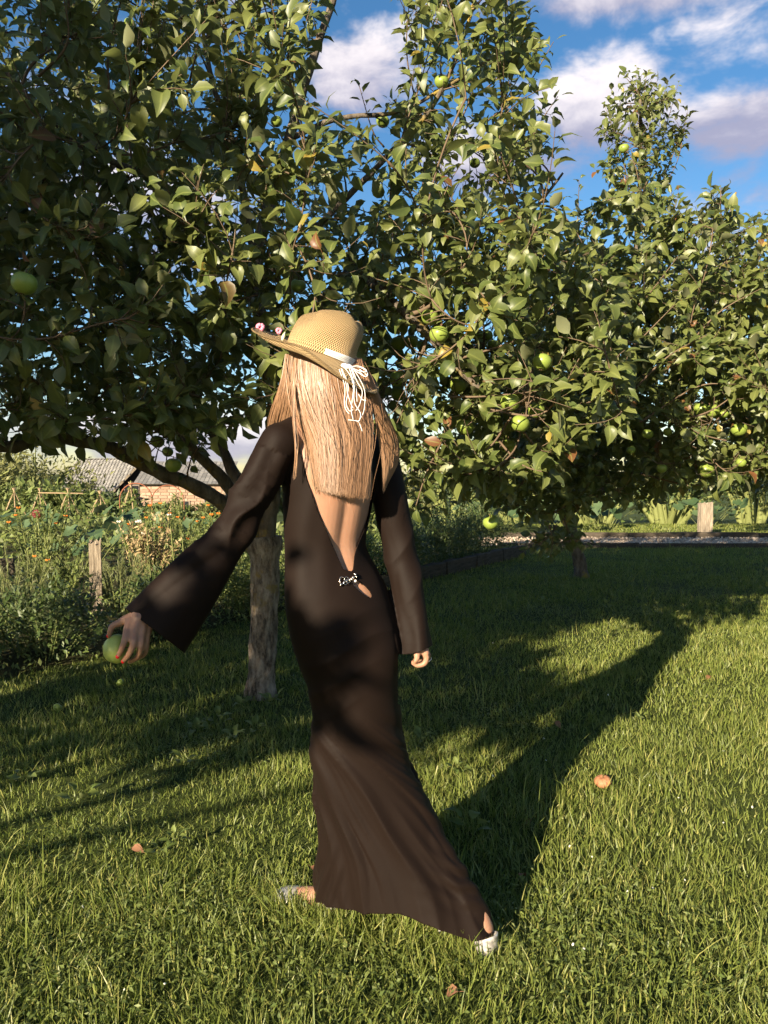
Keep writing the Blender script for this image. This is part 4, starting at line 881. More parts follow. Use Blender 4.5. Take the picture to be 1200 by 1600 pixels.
    fo = np.where(vv < 889, np.maximum(np.maximum((eL - u) * .00175, (u - eR) * .00175), (phi - r_) * rad), np.maximum((l - phi), (phi - r_)) * rad); fo = np.where((vv > 935) | (vv < 600) | (ly < -.25), 0.05, fo)
    fo = np.where(rr > 2.2, 0.05, fo)
    front_neck = (ly < 0.3) & (vv < 668)
    fo = np.where(front_neck, np.minimum(0.05, np.hypot(V[:, 0] - P(508, 660, 2.09)[0], V[:, 1] - 2.09) - 0.068), fo)
    V, T = clip(V, T, fo)
    # cuffs
    for axp, cut in ((LS, (P(196, 951, 1.91), P(287, 1019, 1.91))), (RS, (P(627, 1022, 2.1), P(679, 1006, 2.1)))):
        u, vv, dep = proj(V); pa, pb = proj(cut[0]), proj(cut[1])
        ex, ey = pb[0] - pa[0], pb[1] - pa[1]; L = math.hypot(ex, ey); nx, ny = -ey / L, ex / L
        mx, my = (pa[0] + pb[0]) / 2, (pa[1] + pb[1]) / 2
        if axp is LS: f = -((u - mx) * nx + (vv - my) * ny); near = (u < 330) & (vv > 930)
        else: f = -((u - mx) * nx + (vv - my) * ny + 5 * ((u - mx) / 26) ** 2 - 5); near = (u > 622) & (vv > 985) & (vv < 1100) & (V[:, 2] > 0.6)
        if axp is LS: f = f + 0
        f = np.where(near, f, 1.0) * .0016
        V, T = clip(V, T, f)
    # hem
    u, vv, dep = proj(V); hz = np.interp(u, [440, 484, 500, 530, 560, 620, 660, 690, 712, 740, 760, 790], [1410, 1418, 1438, 1436, 1428, 1423, 1432, 1446, 1457, 1470, 1462, 1446])
    hw = np.interp(u, [440, 484, 500, 560, 620, 680, 740, 775, 800], [P(x, y, Yh)[2] for x, y, Yh in ((440, 1404, 2.15), (484, 1417, 2.12), (500, 1438, 2.03), (560, 1428, 2.01), (620, 1423, 1.99), (680, 1443, 1.97), (740, 1468, 1.965), (775, 1450, 2.0), (800, 1442, 2.03))])
    near = V[:, 1] < np.interp(u, [480, 780], [2.16, 2.06]); f = V[:, 2] - np.where(near, hw, np.maximum(hw - .0, .05)) ; f = np.where(V[:, 2] > .5, 1.0, f)
    V, T = clip(V, T, f); return V, T
M['dress'] = mat('dress_jersey', lambda n: pbsdf(n, n.mix(n.noise(obj_co(n), 6.0, 3), (0.0074, 0.0040, 0.0027), (0.0100, 0.0055, 0.0038)), 0.66, 0.10, bump=n.noise(n.n('ShaderNodeMapping', {'Vector': obj_co(n), 'Scale': (1, 1, .3)}).outputs[0], 900.0, 2), bstr=0.06, bdist=0.001,
    **{'Sheen Weight': 0.02, 'Sheen Roughness': 0.4, 'Sheen Tint': (0.75, 0.55, 0.42, 1)}))
DV, DT = build_dress()
dress = part('dress', DV, DT, M['dress'], person); tag(dress, 'long black jersey dress with open back and bell sleeves')
sol = dress.modifiers.new('thickness', 'SOLIDIFY'); sol.thickness = 0.0016; sol.offset = -1
# jewelled clasp over the back opening
M['silver'] = mat('silver', lambda n: pbsdf(n, (0.72, 0.62, 0.52), 0.22, 0.5, **{'Metallic': 1.0}))
M['pearl'] = mat('pearl', lambda n: pbsdf(n, (0.8, 0.72, 0.64), 0.2, 0.6))
def on_back(u, v, lift=0.0):
    c, a, b, yaw = torso_sec(v); best = None
    for ph in np.linspace(-1.2, 1.2, 121):
        p = c + (a + .003 + lift) * math.sin(ph) * np.array([math.cos(yaw), math.sin(yaw), 0]) + (b + .003 + lift) * math.cos(ph) * np.array([math.sin(yaw), -math.cos(yaw), 0]); e = abs(proj(p)[0] - u)
        if best is None or e < best[0]: best = (e, p)
    return best[1]
cl = MB(); ob = lambda u, v, l=.006: on_back(u, v, l)
cl.tube(spline([ob(538, 895), ob(532, 894), ob(530, 899), ob(532, 904)], 14), .0014, 6)
cl.tube(spline([ob(531, 906), ob(537, 902), ob(545, 898), ob(553, 895), ob(557, 896)], 14), .0020, 6)
for (u_, v_) in ((541, 897), (544, 900), (540, 902)):
    a = np.linspace(0, 2 * math.pi, 12); cl.tube([ob(u_ + 3 * math.cos(x), v_ + 3 * math.sin(x), .008) for x in a], .0010, 5)
for (u_, v_, r) in ((549, 898, .004), (552, 896, .0042), (555, 892, .003), (556.5, 895, .0028), (553, 891, .0026), (546, 899, .0033)): cl.ball(ob(u_, v_, .007), (r,) * 3, 8, 6)
clasp = cl.build('clasp', M['silver'], dress); clasp.location = (0, 0, 0)
pe = MB(); pe.ball(ob(556, 901, .008), (.0036,) * 3, 10, 8); pe.build('pearl', M['pearl'], dress)
# finger ring
rg = MB(); kk, _ = right_hand(MB()); rc = kk[1] + np.array([.001, -.004, -.010]); a = np.linspace(0, 2 * math.pi, 14)
rg.tube([rc + .0105 * np.array([math.cos(x) * .8, math.sin(x), math.cos(x) * .6]) for x in a], .0013, 6); rg.build('ring', M['silver'], person)
# shoes: clear-silver slingbacks
M['shoe'] = mat('shoe_silver', lambda n: pbsdf(n, n.mix(n.smooth(n.noise(obj_co(n), 60.0, 4), .35, .65), (0.22, 0.20, 0.18), (0.50, 0.47, 0.43)), 0.32, 0.5, **{'Metallic': 0.25}))
def shoe(heel, toe, lift):
    fd = unit(toe - heel); sd = np.array([-fd[1], fd[0], 0]); up = np.array([0, 0, 1.0]); mb = MB()
    prof = [(.0, .030), (.05, .030), (.10, .034), (.16, .041), (.21, .036), (.245, .014)]
    top, bot = [], []
    for d_, w_ in prof:
        h = np.interp(d_, [0, .06, .14, .25], [lift, lift * .7, .006, .006]); c = heel + fd * (d_ - .006)
        top += [c - sd * w_ + up * (h + .006), c + sd * w_ + up * (h + .006)]; bot += [c - sd * w_ + up * h, c + sd * w_ + up * h]
    n = len(prof); V = np.array(top + bot); f4 = []
    for j in range(n - 1):
        a = 2 * j; f4 += [[a, a + 1, a + 3, a + 2], [2 * n + a, 2 * n + a + 2, 2 * n + a + 3, 2 * n + a + 1], [a, a + 2, 2 * n + a + 2, 2 * n + a], [a + 1, 2 * n + a + 1, 2 * n + a + 3, a + 3]]
    f4 += [[0, 2 * n, 2 * n + 1, 1], [2 * n - 2, 2 * n - 1, 4 * n - 1, 4 * n - 2]]; mb.add(V, None, f4)
    sole = mb.build('shoe', M['shoe'], person, False); tag(sole, 'silvery white backed shoe')
    hc = MB(); ang = np.linspace(-1.75, 1.75, 15); rings = []
    for z in np.linspace(0, 1, 5):
        rings.append(np.array([heel + fd * (.026 - .036 * math.cos(x)) * 1.0 + sd * .034 * math.sin(x) + up * (lift + .004 + z * .046 * (0.62 + .38 * math.cos(x))) for x in ang]))
    V = np.concatenate(rings); n = len(ang); f4 = [[j * n + i, j * n + i + 1, (j + 1) * n + i + 1, (j + 1) * n + i] for j in range(4) for i in range(n - 1)]; hc.add(V, None, f4)
    h_ = hc.build('heel_cup', M['shoe'], sole); s_ = h_.modifiers.new('t', 'SOLIDIFY'); s_.thickness = .0025; s_.offset = 1
    vp = MB(); ang = np.linspace(-1.5, 1.5, 13); rings = [np.array([heel + fd * (.145 + z * .105) + sd * .044 * math.sqrt(max(1.02 - z ** 3, .02)) * math.sin(x) + up * (.006 + (.044 - .016 * z) * math.sqrt(max(1.02 - z ** 3, .05)) * math.cos(x)) for x in ang]) for z in np.linspace(0, 1, 4)]
    V = np.concatenate(rings); n = len(ang); vp.add(V, None, [[j * n + i, j * n + i + 1, (j + 1) * n + i + 1, (j + 1) * n + i] for j in range(3) for i in range(n - 1)])
    s2 = vp.build('toe_cap', M['shoe'], sole); s_ = s2.modifiers.new('t', 'SOLIDIFY'); s_.thickness = .0025; s_.offset = 1
    if lift > .02:
        st = MB(); st.tube([heel + fd * .012 + up * (lift + .002), heel + fd * .010 + up * 0.0], [.012, .007], 8); st.build('heel', M['shoe'], sole)
shoe(L_HEEL, L_TOE, .016); shoe(R_HEEL, R_TOE, .022)

# hair -----------------------------------------------------------------------
M['hair'] = mat('hair_blonde', lambda n: (lambda t: pbsdf(n, n.ramp(t, [(0.0, (0.11, 0.05, 0.024)), (0.4, (0.185, 0.095, 0.047)), (0.75, (0.255, 0.142, 0.075)), (1.0, (0.33, 0.205, 0.118))]), 0.42, 0.4, **{'Sheen Weight': 0.1}))(n.n('ShaderNodeAttribute', attribute_name='tint').outputs['Fac']))
def hair():
    VV, FF, TT = [], [], []; n0 = 0; S = 10
    def lock(n, left, right, Yl, Yr, Ym, jit, clumps, thick=(.0, .02), rad=.00046, tint=(0, 1), endj=22, bulge=.03):
        nonlocal n0
        L = spline(left, S); Rr = spline(right, S); tt = np.linspace(0, 1, S)
        cl_ = rng.random(clumps); cln = rng.normal(0, 1, clumps)
        for _ in range(n):
            k = rng.integers(clumps); s0 = rng.random(); s1 = cl_[k] + rng.normal(0, .02); s = s0 + (s1 - s0) * smoothstep(tt, .1, 1.0) * .22
            s = np.clip(s, -.01, 1.01); dl = rng.uniform(*thick); sr = s0
            uu = L[:, 0] + (Rr[:, 0] - L[:, 0]) * s; vv = L[:, 1] + (Rr[:, 1] - L[:, 1]) * s
            end = 1 - rng.random() ** 1.5 * endj / 220.0 + cln[k] * .012; vv = vv[0] + (vv - vv[0]) * end; uu = uu + (1 - end) * 0
            ph = rng.uniform(0, 6.28, 3); uu = uu + jit * (np.sin(tt * 4 + ph[0]) * .6 + np.sin(tt * 9 + ph[1]) * .3) * tt
            Yb = np.interp(tt, np.linspace(0, 1, len(Ym)), Ym); e = (2 * s - 1) ** 2; Y = Yb + bulge * e + (Yl * (1 - s) + Yr * s) - dl * (1 - e * .6) + .003 * np.sin(tt * 6 + ph[2]) + cln[k] * .0012
            pts = np.array([P(a, b, c) for a, b, c in zip(uu, vv, Y)]); r = rad * rng.uniform(.7, 1.25) * (1 - .7 * tt ** 5)
            tn = unit(np.gradient(pts, axis=0)); sx = (2 * s - 1); aa = np.arctan(sx * bulge * 16) + rng.normal(0, .10); wv = np.stack([np.cos(aa), np.sin(aa), 0 * aa], 1); wv = unit(wv - tn * np.sum(wv * tn, 1)[:, None]) * (r * 1.25)[:, None]
            V = np.stack([pts - wv, pts + wv], 1).reshape(-1, 3); ii = np.arange(S - 1) * 2; f4 = np.stack([ii, ii + 1, ii + 3, ii + 2], 1); VV.append(V); FF.append(f4 + n0); n0 += len(V); TT.append(np.full(len(V), np.clip(.62 + .07 * math.sin(sr * 47 + 2 * math.sin(sr * 23)) + .04 * math.sin(sr * 110) + .03 * cln[k] + rng.normal(0, .08), 0, 1)))
    # the main fall down the back
    lock(11000, [(455, 552), (455, 600), (462, 650), (476, 700), (487, 764)], [(566, 560), (578, 610), (584, 655), (582, 715), (579, 779)], 0.0, 0.03, [1.985, 1.968, 1.965, 1.962, 1.955], 0.8, 60, (.0, .005), bulge=.035)
    # the shock over the far shoulder
    lock(2300, [(566, 570), (580, 630), (590, 680), (596, 730), (598, 768)], [(580, 585), (604, 650), (622, 692), (624, 722), (606, 752)], 0.01, 0.06, [2.00, 2.01, 2.04, 2.05, 2.055], 1.0, 20, (.0, .006), endj=24, bulge=.01)
    # hair falling in front of the near shoulder
    lock(1500, [(446, 553), (440, 590), (432, 622), (420, 660), (416, 700)], [(462, 553), (463, 590), (463, 630), (460, 668), (452, 705)], -.0, 0.0, [2.02, 2.02, 2.025, 2.05, 2.11], 1.0, 14, (.0, .014), bulge=.0)
    # loose strand lying on the bodice
    lock(12, [(455, 600), (457, 660), (461, 705), (458, 752)], [(461, 600), (463, 660), (466, 705), (463, 748)], 0, 0, [1.985, 1.965, 1.952, 1.958], 1.2, 2, (.0, .004), rad=.0006, bulge=0)
    # flyaway strands
    lock(26, [(440, 560), (440, 610), (450, 660), (470, 700), (478, 780)], [(570, 565), (596, 620), (612, 665), (616, 715), (600, 790)], 0, .03, [1.985, 1.962, 1.955, 1.95, 1.945], 6, 24, (.0, .01), rad=.0005, endj=40)
    h = part('hair', np.concatenate(VV), np.concatenate(FF), M['hair'], person, True, {'tint': ('POINT', np.concatenate(TT))}); tag(h, 'long straight blonde hair')
    # the scalp under the strands
    sc = MB(); sc.ball(hp(0, -.010, .018), (.077, .090, .088), 28, 18, M=HM, a=.3); sc.build('scalp_hair', M['hair'], person)
    under = MB(); rings = []
    for t in np.linspace(0, 1, 12):
        Lq = np.array([np.interp(t, np.linspace(0, 1, 5), [452, 457, 466, 478, 490]), np.interp(t, [0, 1], [548, 762])]); Rq = np.array([np.interp(t, np.linspace(0, 1, 5), [566, 576, 583, 582, 577]), np.interp(t, [0, 1], [560, 768])])
        rings.append(np.array([P(Lq[0] + (Rq[0] - Lq[0]) * s, Lq[1] + (Rq[1] - Lq[1]) * s, np.interp(t, [0, .3, 1], [1.99, 1.975, 1.962]) + .03 * (2 * s - 1) ** 2 + .03 * s) for s in np.linspace(0, 1, 14)]))
    n = 14; under.add(np.concatenate(rings), None, [[j * n + i, j * n + i + 1, (j + 1) * n + i + 1, (j + 1) * n + i] for j in range(11) for i in range(n - 1)], .45); under.build('hair_underlayer', M['hair'], person)
hair()

# the held apple --------------------------------------------------------------
M['apple'] = mat('apple_skin', lambda n: (lambda co: pbsdf(n, n.mix(n.smooth(n.noise(co, 120.0, 2), 0.66, 0.74), n.mix(n.noise(co, 12.0, 4), (0.125, 0.19, 0.026), (0.235, 0.28, 0.06)), (0.33, 0.33, 0.15)), 0.36, 0.35))(obj_co(n)))
M['stalk'] = mat('stalk', lambda n: pbsdf(n, n.mix(n.noise(obj_co(n), 60, 3), (0.05, 0.03, 0.014), (0.14, 0.09, 0.045)), 0.8, 0.2))
def apple_shape(r, nu=20, nv=14, seed=0):
    v, f3, f4 = sphere(nu, nv); th = np.arctan2(v[:, 1], v[:, 0]); z = v[:, 2]; rho = np.hypot(v[:, 0], v[:, 1])
    k = 1 + 0.035 * np.cos(5 * th) * np.clip(-z, 0, 1) + 0.03 * np.cos(2 * th + seed)
    x, y = v[:, 0] * k * (1 + .08 * z), v[:, 1] * k * (1 + .08 * z)
    zz = 0.88 * z - 0.26 * np.exp(-(rho / .26) ** 2) * (z > 0) + 0.17 * np.exp(-(rho / .22) ** 2) * (z < 0)
    return np.stack([x, y, zz], 1) * r, f3, f4
APM = [mesh_np('fruit', *(lambda q: (q[0], [q[1], q[2]]))(apple_shape(1.0, 18, 12, s)), M['apple']) for s in range(3)]
_s = MB(); _s.tube([(0, 0, .58), (.03, .02, .85), (.12, .05, 1.12)], [.05, .045, .06], 6); STM = mesh_np('stalk', *_s.get(), M['stalk'])
_c = MB()
for k in range(5):
    a = k * 1.257; _c.tube([(0.05 * math.cos(a), .05 * math.sin(a), -.70), (.12 * math.cos(a), .12 * math.sin(a), -.80), (.17 * math.cos(a + .4), .17 * math.sin(a + .4), -.90)], [.05, .045, .01], 5)
CAM_ = mesh_np('calyx', *_c.get(), M['stalk'])
def apple(c, r, label, group=None, tilt=(0, 0, 0), cat='apple', name='apple', stalk=True):
    e = empty(name, c, label, cat, group); e.rotation_euler = tilt
    f = link('fruit', APM[rng.integers(3)], e); f.scale = (r,) * 3
    if stalk: s = link('stalk', STM, e); s.scale = (r,) * 3
    x = link('calyx', CAM_, e); x.scale = (r,) * 3
    return e
held = apple(tuple(APPLE_C), APPLE_R * 1.04, 'green apple held in the fingertips of the person\'s outstretched hand', None, (R(20), R(75), 0))

M['pale_apple'] = mat('pale_apple_skin', lambda n: (lambda co: pbsdf(n, n.mix(n.smooth(n.noise(co, 120.0, 2), 0.66, 0.74), n.mix(n.noise(co, 8.0, 4), (0.30, 0.37, 0.075), (0.42, 0.46, 0.12)), (0.52, 0.5, 0.25)), 0.4, 0.35))(obj_co(n)))
for c_ in held.children:
    if c_.name.startswith('fruit'): c_.data = c_.data.copy(); c_.data.materials.clear(); c_.data.materials.append(M['pale_apple'])
# the straw hat ----------------------------------------------------------------
def straw(n):
    uv0 = n.n('ShaderNodeUVMap').outputs[0]; uv = n.n('ShaderNodeVectorMath', {0: uv0, 1: n.n('ShaderNodeVectorMath', {0: n.n('ShaderNodeTexNoise', {'Vector': uv0, 'Scale': 9.0}).outputs[1], 'Scale': .012}, operation='SCALE').outputs[0]}, operation='ADD').outputs[0]
    sp = n.n('ShaderNodeSeparateXYZ', {0: uv})
    a = n.m('SINE', n.m('MULTIPLY', sp.outputs[0], 6.2832 * 92)); b = n.m('SINE', n.m('MULTIPLY', sp.outputs[1], 6.2832 * 30))
    h = n.m('MULTIPLY', a, b); h = n.m('ADD', h, n.m('MULTIPLY', n.noise(uv, 160.0, 3), 0.9))
    c = n.mix(n.smooth(h, -0.5, 1.0), (0.15, 0.095, 0.042), (0.62, 0.44, 0.23)); c = n.mix(n.m('MULTIPLY', n.noise(obj_co(n), 14, 3), .5), c, (0.40, 0.25, 0.105))
    return pbsdf(n, c, 0.65, 0.3, bump=h, bstr=0.9, bdist=0.003)
M['straw'] = mat('straw_weave', straw)
HAT_C = P(500, 556, 2.055)
hF = unit(np.array([-math.sin(R(64)), math.cos(R(64)), 0.0])); hF = unit(hF + np.array([0, 0, .34])); hR = unit(np.cross(hF, [0, 0, 1.0])); hU = np.cross(hR, hF)
hR, hU = hR * math.cos(R(-6)) + hU * math.sin(R(-6)), hU * math.cos(R(-6)) - hR * math.sin(R(-6))
HATM = np.stack([hR, hF, hU], 1)
def hat_pt(x, y, z): return HAT_C + HATM @ np.array([x, y, z])
hat = empty('straw_hat', tuple(HAT_C), 'woven straw cowboy hat with white cord bow on the person\'s head', 'hat')
def grid_obj(name, fn, nu, nv, mat_, parent, closed=True, thick=.002, uvs=(1, 1)):
    pts = np.array([[fn(i / nu, j / nv) for i in range(nu + 1)] for j in range(nv + 1)]); V = pts.reshape(-1, 3)
    f = [[j * (nu + 1) + i, j * (nu + 1) + i + 1, (j + 1) * (nu + 1) + i + 1, (j + 1) * (nu + 1) + i] for j in range(nv) for i in range(nu)]
    o = part(name, V, np.array(f), mat_, parent); uvl = o.data.uv_layers.new(name='UVMap')
    li = np.empty(len(o.data.loops), np.int32); o.data.loops.foreach_get('vertex_index', li); uvc = np.stack([(li % (nu + 1)) / nu * uvs[0], (li // (nu + 1)) / nv * uvs[1]], 1).astype(np.float32); uvl.data.foreach_set('uv', uvc.ravel())
    if thick: s = o.modifiers.new('t', 'SOLIDIFY'); s.thickness = thick; s.offset = 0
    return o
def crown_base(th): return 0.080 * math.sin(th), 0.096 * math.cos(th)
def crown(i, j):
    th = i * 2 * math.pi; x0, y0 = crown_base(th); a = j * math.pi / 2                # 0 = front
    k = math.cos(a) ** .15 if j < 1 else 0.0; k *= 1 - .07 * math.sin(a); H = .113 - .013 * math.cos(th) * min(1, k * 1.3) + .012 * math.exp(-(((th + math.pi) % (2 * math.pi) - math.pi) / .55) ** 2)
    z = H * math.sin(a) ** .62 if j > 0 else 0.0
    x, y = x0 * k, y0 * k; f = smoothstep(j, .12, .5)
    x *= 1 - .24 * f * smoothstep(y, .0, .075)                                        # pinched front
    z -= .034 * smoothstep(j, .35, .8) * math.exp(-(x / .024) ** 2) * (.55 + .45 * smoothstep(y, -.05, .06))
    for sx in (-1, 1): x -= sx * .020 * math.exp(-(((abs(x) - .055) / .03) ** 2 + ((y - .045) / .035) ** 2)) * f * (x * sx > 0)
    z += .003 * math.sin(th * 2 + 1) * f; x += .0025 * math.sin(z * 70 + th * 3); y += .002 * math.sin(z * 55 + th * 2)
    return hat_pt(x, y, z)
grid_obj('crown', crown, 96, 44, M['straw'], hat, uvs=(1, 1))
def brim(i, j):
    th = i * 2 * math.pi; s, c = math.sin(th), math.cos(th); x0, y0 = .081 * s, .097 * c
    wid = .074 + .034 * max(c, 0) + .012 * max(-c, 0)
    t = j; side = abs(s) ** 1.6
    out_ = t * wid * (1 - .30 * side * t)
    z = -.010 * t + side * (.030 * t ** 1.6 - .012 * t) + max(c, 0) ** 2 * .020 * t - max(-c, 0) ** 1.5 * .046 * t + .006 * math.sin(th * 3 + .6) * t
    near = max(-s, 0) ** 1.5; z -= near * .036 * t; z += side * .016 * smoothstep(t, .55, 1.0)
    z += .010 * smoothstep(t, .8, 1.0) * (0.4 + .6 * max(-c, 0))
    n = unit(np.array([s / .081, c / .097, 0])); return hat_pt(x0 + n[0] * out_, y0 + n[1] * out_, z)
grid_obj('brim', brim, 120, 16, M['straw'], hat, uvs=(1.3, .55), thick=.0028)
bt = MB(); bt.tube([brim(i / 120, 1.0) for i in range(121)], .0026, 6); eo = bt.build('brim_edge', M['straw'], hat); eo.data.uv_layers.new(name='UVMap')
M['cord'] = mat('white_cord', lambda n: pbsdf(n, n.mix(n.noise(obj_co(n), 300, 2), (0.62, 0.60, 0.60), (0.78, 0.76, 0.74)), 0.8, 0.2))
band = MB()
for k in range(5):
    band.tube([hat_pt(*(np.array([*crown_base(t * 2 * math.pi), 0]) * (1.02 + .006 * (k % 2)) + np.array([0, 0, .004 + .0032 * k + .001 * math.sin(t * 20 + k)]))) for t in np.linspace(.42, .66, 30)], .0019, 5)
band.build('cord_band', M['cord'], hat)
bow = MB(); KN = P(543, 573, 1.935)
bow.ball(KN, (.012, .009, .007), 10, 7); bow.ball(P(538, 571, 1.935), (.009, .008, .006), 8, 6)
HC = lambda u, v, dy=0: P(u, v, 1.925 + dy)
for lp in ([(546, 570), (553, 590), (552, 612), (549, 640), (552, 656)], [(548, 571), (558, 596), (566, 612), (562, 632), (556, 642)], [(549, 572), (562, 592), (570, 612), (569, 640), (563, 654), (559, 659)],
           [(545, 573), (553, 600), (553, 620), (555, 632), (563, 645), (562, 656), (558, 659)], [(530, 577), (538, 600), (539, 615), (538, 630), (541, 641), (546, 647)], [(534, 576), (543, 598), (544, 612), (541, 630), (546, 642), (552, 640)],
           [(533, 576), (541, 600), (543, 614), (548, 630), (552, 638)], [(547, 572), (556, 604), (558, 628)], [(544, 656), (553, 657), (560, 659), (564, 668), (566, 674)], [(560, 616), (566, 624), (572, 626)], [(540, 576), (549, 590), (552, 606)],
           [(549, 574), (562, 574), (573, 580), (574, 587), (569, 588), (558, 581), (550, 576)], [(549, 573), (560, 572), (571, 577), (572, 581), (563, 580), (552, 576)], [(550, 575), (561, 581), (571, 589), (573, 586), (562, 577)]):
    d = rng.uniform(-.004, .006); bow.tube(spline([HC(a, b, d) for a, b in lp], 22), .00095, 5)
bow.build('cord_bow', M['cord'], hat)
M['pink'] = mat('pink_petal', lambda n: pbsdf(n, (0.62, 0.20, 0.28), 0.6, 0.3)); M['cream_petal'] = mat('cream_petal', lambda n: pbsdf(n, (0.62, 0.60, 0.42), 0.6, 0.3))
for (ti, tj, h_, r) in ((-.005, 1.0, .006, .012), (.035, .80, .020, .009)):
    fl = MB(); q = np.array(brim(ti % 1.0, tj)) + hU * h_
    for k in range(11):
        a = k * 2.4; d = unit(np.array([math.cos(a), -.5 + .3 * math.sin(a * 3), math.sin(a)])); fl.ball(q + d * r * .7, np.array([.45, .3, .45]) * r, 6, 4)
    tag(fl.build('flower', M['pink'], hat), 'small pink flower on the hat')
for (ti, tj, an) in ((.035, .55, -.25), (.06, .40, .0), (.085, .30, .1)):
    q = np.array(brim(ti, tj)) + hU * .013; lf = MB(); lf.tube([q - hU * .016, q + hR * .004 * an, q + hU * .014], [.002, .0055, .001], 6); tag(lf.build('petal', M['cream_petal'], hat), 'pale cream petal on the hat')
# ---------------------------------------------------------------- apples on the trees
for lst, sec, grp in ((AP, False, 'apples hanging in the large apple tree'), (AP2, True, 'apples hanging in the bushy tree')):
    for (u, v, r, lab) in lst:
        Y = apple_Y(u, v, r, sec); apple(tuple(P(u, v, Y)), r * Y / FPX, lab, grp, (rng.normal(0, .25), rng.normal(0, .25), rng.uniform(0, 6)))
# ---------------------------------------------------------------- garden plants
M['herb'] = leafy('herb_leaf', (0.05, 0.082, 0.016), (0.15, 0.178, 0.045), (0.14, 0.16, 0.06), 0.55, 0.25)
M['dark_herb'] = leafy('shrub_leaf', (0.028, 0.05, 0.012), (0.075, 0.105, 0.028), (0.08, 0.10, 0.045), 0.5, 0.18)
M['grey_herb'] = leafy('grey_green_leaf', (0.08, 0.10, 0.04), (0.19, 0.20, 0.085), (0.16, 0.17, 0.08), 0.6, 0.2)
M['squash'] = leafy('squash_leaf', (0.03, 0.058, 0.020), (0.07, 0.105, 0.045), (0.08, 0.10, 0.055), 0.55, 0.15)
M['olive'] = leafy('olive_leaf', (0.075, 0.085, 0.025), (0.17, 0.17, 0.055), (0.15, 0.15, 0.06), 0.6, 0.2)
M['seed'] = leafy('seed_head', (0.20, 0.14, 0.06), (0.38, 0.29, 0.15), (0.3, 0.22, 0.12), 0.8, 0.1)
M['orange'] = mat('orange_petal', lambda n: pbsdf(n, (0.62, 0.16, 0.015), 0.6, 0.3)); M['white_petal'] = mat('white_petal', lambda n: pbsdf(n, (0.62, 0.60, 0.50), 0.6, 0.3)); M['maroon'] = mat('maroon_petal', lambda n: pbsdf(n, (0.10, 0.012, 0.010), 0.6, 0.3))
M['stem'] = mat('green_stem', lambda n: pbsdf(n, n.mix(n.noise(obj_co(n), 30, 3), (0.09, 0.11, 0.03), (0.19, 0.20, 0.07)), 0.7, 0.2))
OV = [(np.array([[0, 0, 0], [-.2, .4, .06], [0, .45, 0], [.2, .4, .06], [0, 1, -.12]]), np.array([[0, 2, 1], [0, 3, 2], [1, 2, 4], [2, 3, 4]]), np.zeros((0, 4), int))]
ND = [(np.array([[-.06, 0, 0], [.06, 0, 0], [0, 1, .0]]), np.array([[0, 1, 2]]), np.zeros((0, 4), int))]
def batch(name, pos, d, up, sz, tmpl, m, parent, kind='stuff', tints=None):
    Fm = frames(pos, d, up, sz); v, f, t = leaf_batch(Fm, pos, np.zeros(len(pos), int), tmpl)
    if tints is not None: t = np.repeat(tints, len(tmpl[0][0]))
    o = part(name, v, [x for x in f if len(x)], m, parent, True, {'tint': ('POINT', t)})
    if kind: tag(o, kind=kind)
    return o
